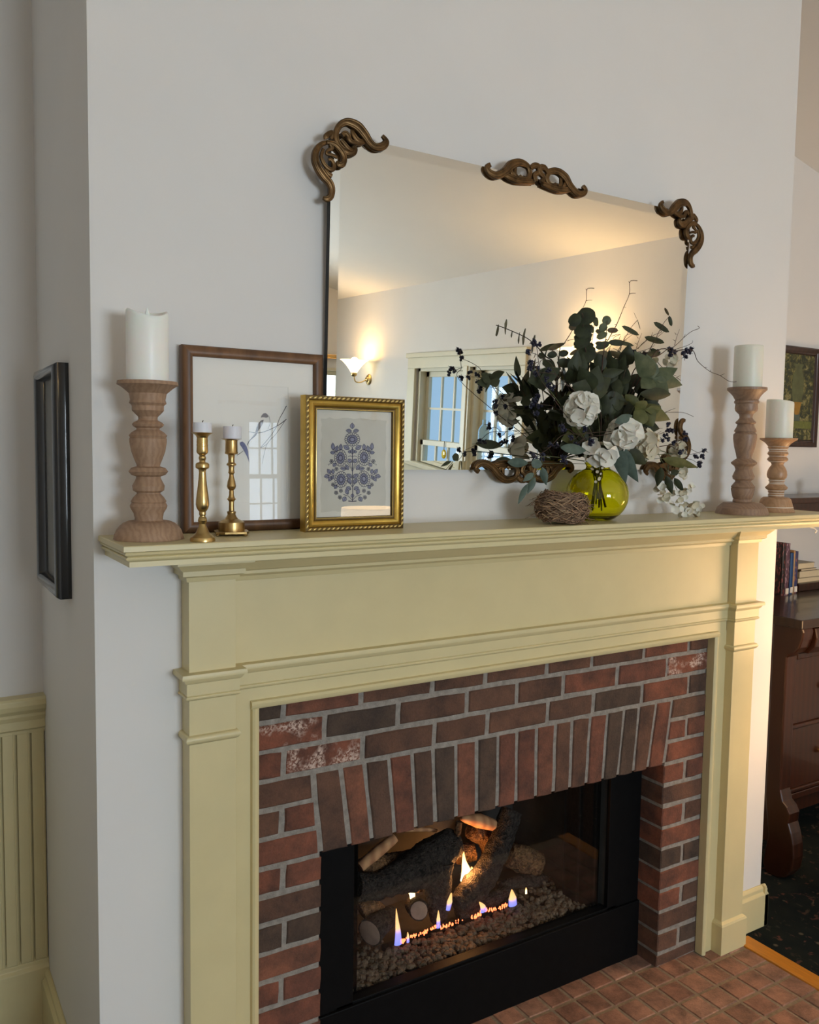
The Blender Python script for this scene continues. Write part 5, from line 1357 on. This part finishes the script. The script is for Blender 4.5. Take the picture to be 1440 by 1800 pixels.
# ---------------------------------------------------------------- bird nest
rn = random.Random(8)
NC = Vector((0.752, -0.150, SZ+.040)); NR = (.075, .055, .041)
mb = MB()
for k in range(900):
    th = rn.uniform(-1.1, 1.2); a0 = rn.uniform(0, 2*PI); span = rn.uniform(.4, 1.5); sh = rn.uniform(.72, 1.04); tw = rn.uniform(-.5, .5)
    P = []
    for i in range(6):
        a = a0+span*i/5; t_ = th+tw*(i/5-.5)
        P.append(NC+Vector((NR[0]*sh*math.cos(t_)**.55*math.cos(a), NR[1]*sh*math.cos(t_)**.55*math.sin(a), NR[2]*sh*math.sin(t_)+.004*rn.uniform(-1, 1)+.10*NR[2]*math.cos(a)*-1)))
        P[-1].z = max(P[-1].z, SZ+.002)
    mb.tube(P, rn.uniform(.0007, .0016), 4)
for k in range(46):
    a = rn.uniform(0, 2*PI); p = NC+Vector((NR[0]*math.cos(a), NR[1]*math.sin(a), rn.uniform(-.036, .02)))
    q = p+Vector((math.cos(a), math.sin(a), rn.uniform(-.6, .5)))*rn.uniform(.008, .03)
    q.z = max(q.z, SZ+.002); p.z = max(p.z, SZ+.002)
    mb.tube([p-(q-p)*.6, lerp(p, q, .5)+Vector((0, 0, .003)), q], rn.uniform(.0005, .001), 4)
mb.blob(NC+Vector((0, 0, -.004)), (NR[0]*.80, NR[1]*.80, NR[2]*.78), 20, 12, .05, rn)
o = mb.build('bird_nest', 'nest', None); o.location = o.location
mb = MB()
for k in range(60):
    th = rn.uniform(-.5, 1.0); a = rn.uniform(-2.9, .2)
    p = NC+Vector((NR[0]*1.03*math.cos(th)**.55*math.cos(a), NR[1]*1.03*math.cos(th)**.55*math.sin(a), NR[2]*1.02*math.sin(th)))
    t_ = Vector((-math.sin(a), math.cos(a), rn.uniform(-.7, .7))).normalized()*rn.uniform(.008, .022)
    p1, p2 = p-t_, p+t_; p1.z = max(p1.z, SZ+.002); p2.z = max(p2.z, SZ+.002)
    mb.tube([p1, p+(p-NC).normalized()*.0015, p2], rn.uniform(.0006, .0011), 4)
mb.build('straw', 'straw', o)
tag(o, 'brown twiggy bird nest lying on the shelf beside the vase', 'nest')

# ---------------------------------------------------------------- alcove on the right: sideboard, books, painting
SBX0, SBX1, SBY0, SBZ = 2.135, 3.30, 0.095, 1.006
sb = thing('oak_sideboard', 'dark antique sideboard with scrolled front legs and an upper shelf', 'sideboard', (2.72, .38, 0))
MB().box(SBX0, SBX1, SBY0, YB-.005, SBZ-.034, SBZ).build('top', 'mahogany_top', sb, bev=.004)
MB().box(SBX0+.035, SBX0+.060, SBY0+.10, YB-.02, .12, SBZ-.034).build('side_panel', 'mahogany', sb, bev=.002)
MB().box(SBX1-.06, SBX1-.035, SBY0+.10, YB-.02, .12, SBZ-.034).build('side_panel', 'mahogany', sb, bev=.002)
MB().box(SBX0+.06, SBX1-.06, SBY0+.13, YB-.02, .20, SBZ-.034).build('carcass', 'mahogany', sb)
# scrolled pilaster + leg in profile (y, z), extruded along x
scr = [(.115, .972), (.108, .955), (.112, .925), (.122, .895), (.140, .872), (.160, .862), (.170, .850), (.172, .60), (.172, .34), (.160, .30), (.140, .285), (.128, .262), (.132, .225), (.118, .19), (.108, .15), (.104, .10), (.112, .05), (.135, .015), (.165, 0.0), (.215, 0.0), (.232, .03), (.225, .09), (.215, .15), (.225, .22), (.235, .30), (.235, .972)]
for x0 in (SBX0+.030, SBX1-.095):
    MB().prism([(y+.0, z) for y, z in scr], x0, x0+.065, 'x').build('scroll_leg', 'mahogany', sb, bev=.006)
for x0 in (SBX0+.04, SBX1-.10):
    MB().box(x0, x0+.06, YB-.08, YB-.02, 0, .2).build('back_leg', 'mahogany', sb, bev=.004)
d1 = MB().prism([(SBY0+.012, .965), (SBY0+.004, .93), (SBY0+.010, .895), (SBY0+.035, .865), (SBY0+.14, .865), (SBY0+.14, .965)], SBX0+.10, SBX1-.10, 'x').build('drawer', 'mahogany', sb, bev=.003)
MB().box(SBX0+.098, SBX1-.098, SBY0+.075, SBY0+.14, .835, .858).build('rail', 'mahogany', sb, bev=.004)
for z0, z1 in ((.575, .828), (.322, .560)):
    dr = MB().box(SBX0+.098, SBX1-.098, SBY0+.095, SBY0+.14, z0, z1).build('drawer', 'mahogany', sb, bev=.003)
    MB().box(SBX0+.098, SBX1-.098, SBY0+.086, SBY0+.12, z0-.016, z0).build('rail', 'mahogany', sb, bev=.004)
    for kx in (SBX0+.30, SBX1-.30):
        MB().lathe([(.007, 0), (.006, .006), (.013, .014), (.015, .020), (.010, .026), (.001, .027)], (kx, SBY0+.096, (z0+z1)/2), 18, (0, -1, 0)).build('knob', 'brass_dark', dr, smooth=True)
MB().box(SBX0+.098, SBX1-.098, SBY0+.09, SBY0+.13, .275, .302).build('rail', 'mahogany', sb, bev=.004)
MB().box(SBX0+.04, SBX1-.04, .44, YB-.012, 1.400, 1.424).build('upper_shelf', 'mahogany', sb, bev=.004)
MB().box(SBX0+.06, SBX1-.06, .47, YB-.014, 1.345, 1.400).build('upper_apron', 'mahogany', sb, bev=.003)
for kx in (SBX0+.10, SBX1-.10):
    MB().lathe([(.030, 0), (.032, .012), (.020, .03), (.016, .05), (.022, .12), (.026, .18), (.018, .25), (.014, .29), (.026, .32), (.030, .340)], (kx, .52, SBZ), 24).build('shelf_post', 'mahogany', sb, smooth=True, angle=40)
# books standing on the sideboard, spines to the room
def book_mat(nm, c, mark=None, seed=0):
    m, nt, b = new_mat(nm)
    v = coords(nt, (1, 1, 1))
    base = ramp(nt, noise_tex(nt, v, 30), [(0.3, tuple(q*.85 for q in c)), (0.7, c)])
    if mark:
        n = noise_tex(nt, coords(nt, (90, 90, 34)), 1.6, 1)
        base = mixc(nt, ramp(nt, n, [(0.54, (0, 0, 0)), (0.58, (1, 1, 1))]), base, mark)
    nt.links.new(base, b.inputs['Base Color']); setin(b, rough=.45); return m
MT['page'] = simple('book_pages', srgb(214, 200, 168), .9, .06, 40, stretch=(40, 40, 1))
bx = onZ(1366, 1050, SBZ).x
specs = [('black', (24, 18, 20), (120, 60, 60), .022, .226, 'tall black hardback book with reddish lettering next to the chimney'),
         ('plum', (92, 62, 76), (160, 130, 140), .026, .222, 'tall plum hardback book with a white label low on its spine'),
         ('blackred', (30, 24, 28), (196, 120, 118), .017, .182, 'dark book with pink lettering on its spine'),
         ('blue', (22, 70, 122), None, .022, .178, 'bright blue book with a small white label'),
         ('tan', (178, 144, 104), None, .012, .188, 'thin tan book between the two blue books'),
         ('dusk', (58, 62, 104), (150, 100, 90), .026, .182, 'book with a dusky blue and orange cover at the end of the row')]
bx = 2.545; by0 = .47
def book(x, y, z, w, d, h, mat, label, lab=False, name='book', group='books standing on the sideboard'):
    root = thing(name, label, 'book', (x+w/2, y+d/2, z), group)
    c = .0022
    MB().box(x, x+c, y, y+d, z, z+h).build('cover', mat, root); MB().box(x+w-c, x+w, y, y+d, z, z+h).build('cover', mat, root)
    MB().prism([(x, y+.002), (x+w*.15, y-.0015), (x+w*.5, y-.003), (x+w*.85, y-.0015), (x+w, y+.002), (x+w, y+.004), (x, y+.004)], z, z+h, 'z').build('spine', mat, root, smooth=True)
    MB().box(x+c, x+w-c, y+.004, y+d-.004, z+.003, z+h-.004).build('pages', 'page', root)
    if lab: MB().box(x+w*.14, x+w*.86, y-.0045, y-.002, z+.006, z+.030).build('label', 'white_plastic', root)
    return root
for i, (nm, c, mk, w, h, lb) in enumerate(specs):
    mm_ = book_mat('book_'+nm, srgb(*c), srgb(*mk) if mk else None)
    book(bx, by0+(.0, .0, .012, .010, .012, .016)[i], SBZ, w, .14, h, mm_, lb, nm in ('plum', 'blue', 'dusk'))
    bx += w+.0015
# low dark tray with lying books
tr = MB().box(2.715, 3.02, .50, .655, SBZ, SBZ+.034).build('wooden_tray', 'mahogany', None, bev=.003)
tag(tr, 'low dark wooden box under the lying books', 'box')
zz = SBZ+.034
lie = [(2.725, 2.90, .022, (150, 136, 108), 'lowest tan book of the lying stack'), (2.735, 2.885, .030, (172, 158, 130), 'thick pale book in the middle of the lying stack'), (2.745, 2.86, .010, (120, 106, 84), 'thin brown book second from the top of the lying stack'), (2.722, 2.845, .026, (166, 152, 124), 'topmost pale book of the lying stack')]
for i, (x0, x1, h, c, lb) in enumerate(lie):
    mm_ = book_mat('flat_book_%s' % ('abcd'[i]), srgb(*c))
    root = thing('book', lb, 'book', ((x0+x1)/2, .58, zz), 'books lying on the dark box')
    MB().box(x0, x1, .515, .645, zz, zz+.002).build('cover', mm_, root); MB().box(x0, x1, .515, .645, zz+h-.002, zz+h).build('cover', mm_, root)
    MB().box(x0+.003, x1-.002, .518, .642, zz+.002, zz+h-.002).build('pages', 'page', root); MB().box(x0, x0+.003, .515, .645, zz, zz+h).build('spine', mm_, root)
    zz += h
# small dark ornament at the end of the upper shelf
oc = Vector((2.905, .52, 1.424)); t = MB()
t.lathe([(.022, 0), (.024, .006), (.012, .012), (.008, .02)], oc, 20)
for k in range(9):
    a = 2*PI*k/9; t.tube(spl([oc+Vector((0, 0, .016)), oc+Vector((.018*math.cos(a), .018*math.sin(a), .03)), oc+Vector((.024*math.cos(a+.6), .024*math.sin(a+.6), .048)), oc+Vector((.012*math.cos(a+1), .012*math.sin(a+1), .058)), oc+Vector((.016*math.cos(a+1.6), .016*math.sin(a+1.6), .05))], 4), .0028, 6)
tag(t.build('filigree_ornament', 'wick', None, smooth=True), 'small dark openwork ornament on the upper shelf of the sideboard', 'ornament')
# painting of a garden urn
pf = thing('framed_painting', 'dark framed painting of a garden urn among foliage on the alcove wall', 'painting', (2.87, YB-.02, 1.64))
PX0, PX1, PZ0, PZ1 = 2.705, 3.035, 1.640, 2.094
MP = Matrix.Translation((PX0, YB-.026, PZ0))
PW, PH = PX1-PX0, PZ1-PZ0
MB().rect_frame(PW, PH, [(0, .026), (0, .004), (.006, 0), (.018, .003), (.024, .010), (.030, .008), (.036, .016)], MP).build('frame', 'mahogany', pf, smooth=True, angle=40)
m, nt, b = new_mat('painted_foliage')
v = coords(nt, (1, 1, 1))
n1 = noise_tex(nt, v, 42, 6, .7, .6)
nt.links.new(ramp(nt, n1, [(.30, srgb(18, 26, 24)), (.46, srgb(44, 52, 34)), (.55, srgb(96, 92, 44)), (.62, srgb(150, 140, 92)), (.70, srgb(70, 84, 84))]), b.inputs['Base Color']); setin(b, rough=.5); MT['painted_foliage'] = m
MB().box(.03, PW-.03, .014, .02, .03, PH-.03).xf(MP).build('canvas', 'painted_foliage', pf)
MT['paint_grass'] = simple('painted_lawn', srgb(104, 108, 50), .6, .2, 60)
MT['paint_urn'] = simple('painted_urn', srgb(88, 92, 58), .6, .25, 22)
MT['paint_urn_low'] = simple('painted_urn_base', srgb(150, 112, 38), .6, .2, 30)
MT['paint_stone'] = simple('painted_plinth', srgb(78, 92, 80), .6, .15, 40)
sheet(.036, PW-.036, .085, .118, .0132, MP).build('painted_lawn', 'paint_grass', pf)
cxu = .178
def urn(lst, y, nm, mt_):
    pts = [MP @ Vector((cxu+w, y, z)) for w, z in lst]+[MP @ Vector((cxu-w, y, z)) for w, z in reversed(lst)]
    flat_poly(pts).build(nm, mt_, pf)
urn([(.024, .120), (.026, .150)], .0134, 'painted_plinth', 'paint_stone')
urn([(.013, .148), (.020, .16), (.032, .205)], .0130, 'painted_urn_base', 'paint_urn_low')
urn([(.032, .205), (.042, .25), (.044, .29), (.038, .325), (.026, .345), (.024, .36), (.036, .372), (.038, .378)], .0131, 'painted_urn', 'paint_urn')
# light switch on the wall beyond the breast
ls = thing('light_switch', 'white light switch plate on the wall above the beadboard', 'switch', (-.495, YB-.004, 1.19))
MB().box(-.532, -.458, YB-.006, YB, 1.135, 1.250).build('plate', 'white_plastic', ls, bev=.002)
MB().box(-.501, -.489, YB-.014, YB-.005, 1.182, 1.204).build('toggle', 'white_plastic', ls, bev=.002)

# ---------------------------------------------------------------- the room seen in the mirror
def sconce(y, side, label, power):
    """side +1: on the right wall, -1: on the left wall"""
    wx = WR if side > 0 else WL
    s_ = -side; z0 = 1.955
    root = thing('wall_sconce', label, 'wall lamp', (wx, y, z0), 'brass wall sconces with glass shades')
    MB().lathe([(.052, 0), (.054, .006), (.046, .014), (.028, .020), (.022, .034), (.010, .040), (.001, .041)], (wx, y, z0), 28, (s_, 0, 0)).build('back_plate', 'brass', root, smooth=True)
    c = Vector((wx+s_*.17, y, z0+.03))
    MB().tube(spl([(wx+s_*.03, y, z0), (wx+s_*.09, y, z0-.03), (wx+s_*.15, y, z0-.025), (wx+s_*.17, y, z0+.03)], 8), .006, 10).build('arm', 'brass', root, smooth=True)
    MB().lathe([(.012, -.01), (.026, .0), (.030, .012), (.028, .030), (.018, .036)], c, 24).build('cup', 'brass', root, smooth=True)
    MB().lathe([(.030, .028), (.046, .055), (.080, .100), (.118, .138), (.140, .150), (.138, .152), (.114, .141), (.076, .103), (.042, .058), (.026, .032)], c, 40, cap=False).build('glass_shade', 'sconce_lit', root, smooth=True, angle=60)
    MB().blob(c+Vector((0, 0, .085)), (.024, .024, .034), 12, 8).build('bulb', 'bulb', root, smooth=True)
    point('sconce_light', (c.x, c.y, c.z+.135), WARM, power, .04)
sconce(-5.75, 1, 'brass sconce with a white flared shade on the wall left of the mirrored window', 6.5)
sconce(-2.60, 1, 'brass sconce with a white flared shade glowing behind the bouquet', 5.5)
sconce(-5.75, -1, 'brass sconce with a white flared shade at the far end of the left side wall', 5)
sconce(-2.60, -1, 'brass sconce with a white flared shade at the near end of the left side wall', 3)
def lamp(x, y, ztop, label, power, smat='shade_lit'):
    zb = ztop-.24
    root = thing('table_lamp', label, 'lamp', (x, y, zb-.34), 'drum shade table lamps')
    MB().lathe([(.075, 0), (.078, .012), (.05, .02), (.03, .04), (.06, .10), (.075, .16), (.06, .22), (.022, .27), (.014, .30), (.014, .36)], (x, y, zb-.34), 36).build('base', 'brass_dark', root, smooth=True, angle=40)
    MB().lathe([(.195, 0), (.185, .24), (.183, .24), (.193, 0)], (x, y, zb), 56, cap=False).build('shade', smat, root, smooth=True, angle=40)
    MB().blob((x, y, zb+.10), (.028, .028, .04), 12, 8).build('bulb', 'bulb', root, smooth=True)
    for k in range(3):
        a = 2*PI*k/3; MB().tube([(x, y, zb+.225), (x+.184*math.cos(a), y+.184*math.sin(a), zb+.225)], .0015, 5).build('shade_spider', 'brass', root)
    point('lamp_light', (x, y, zb+.12), WARM, power, .04)
    # small round table under it
    t = thing('side_table', 'round dark side table under the lamp '+('right of the hearth' if y > -1 else 'out in the room'), 'table', (x, y, 0))
    zt = zb-.34
    MB().lathe([(.19, -.025), (.2, -.018), (.2, -.006), (.19, 0)], (x, y, zt), 48).build('top', 'mahogany', t, smooth=True, angle=40)
    MB().lathe([(.17, 0), (.16, .02), (.04, .05), (.028, .12), (.035, .3), (.026, zt-.05), (.06, zt-.024)], (x, y, 0), 32).build('pedestal', 'mahogany', t, smooth=True, angle=40)
lamp(1.85, -3.0, 1.265, 'table lamp with a lit cream drum shade reflected in the gold frame glass', 4)
lamp(2.13, -0.37, 1.15, 'table lamp with a lit cream drum shade right of the hearth', 3, 'shade_near')
# yellow sun catcher and bottle at the double window
sc = thing('sun_catcher', 'yellow glass sun catcher hanging from the window rail', 'ornament', (WR+.03, -4.42, 1.40))
m, nt, b = new_mat('yellow_glass'); b.inputs['Base Color'].default_value = (.85, .62, .05, 1); setin(b, rough=.1, trans=.5); b.inputs['Emission Color'].default_value = (0, 0, 0, 1); MT['yellow_glass'] = m
MB().lathe([(.004, -.006), (.030, -.005), (.040, 0), (.030, .005), (.004, .006)], (WR+.035, -4.42, 1.315), 24, (1, 0, 0)).build('disc', 'yellow_glass', sc, smooth=True)
MB().tube([(WR+.035, -4.42, 1.355), (WR+.035, -4.42, 1.425)], .003, 6).build('cord', 'wick', sc)
m, nt, b = new_mat('clear_bottle_glass'); b.inputs['Base Color'].default_value = (.80, .92, 1, 1); setin(b, rough=.03, trans=1.0, ior=1.2); MT['bottle_glass'] = m
bt = MB().lathe([(.040, 0), (.045, .006), (.045, .12), (.038, .145), (.016, .17), (.014, .20), (.017, .205), (.015, .21)], (WR+.035, -3.86, 1.421), 28).build('glass_bottle', 'bottle_glass', None, smooth=True, angle=40)
tag(bt, 'clear glass bottle standing on the meeting rail of the window', 'bottle')
# white curtain beside the narrow far window
cu = thing('window_curtain', 'white curtain hanging at the narrow far window', 'curtain', (2.5, WF+.06, .1))
for x0, x1 in ((2.32, 2.62), (3.08, 3.34)):
    vs = []; n = 60
    for i in range(n+1):
        x = lerp(x0, x1, i/n); y = WF+.07+.022*math.sin(i*.9); vs += [(x, y, .06), (x, y, 2.2)]
    MB().add(vs, [(2*i, 2*i+2, 2*i+3, 2*i+1) for i in range(n)]).build('panel', 'linen', cu, smooth=True, angle=80)
MB().tube([(2.28, WF+.07, 2.2), (3.38, WF+.07, 2.2)], .012, 10).build('rod', 'brass_dark', cu)
MB().box(2.30, 3.36, WF, WF+.06, 2.18, 2.22).build('bracket', 'brass_dark', cu)
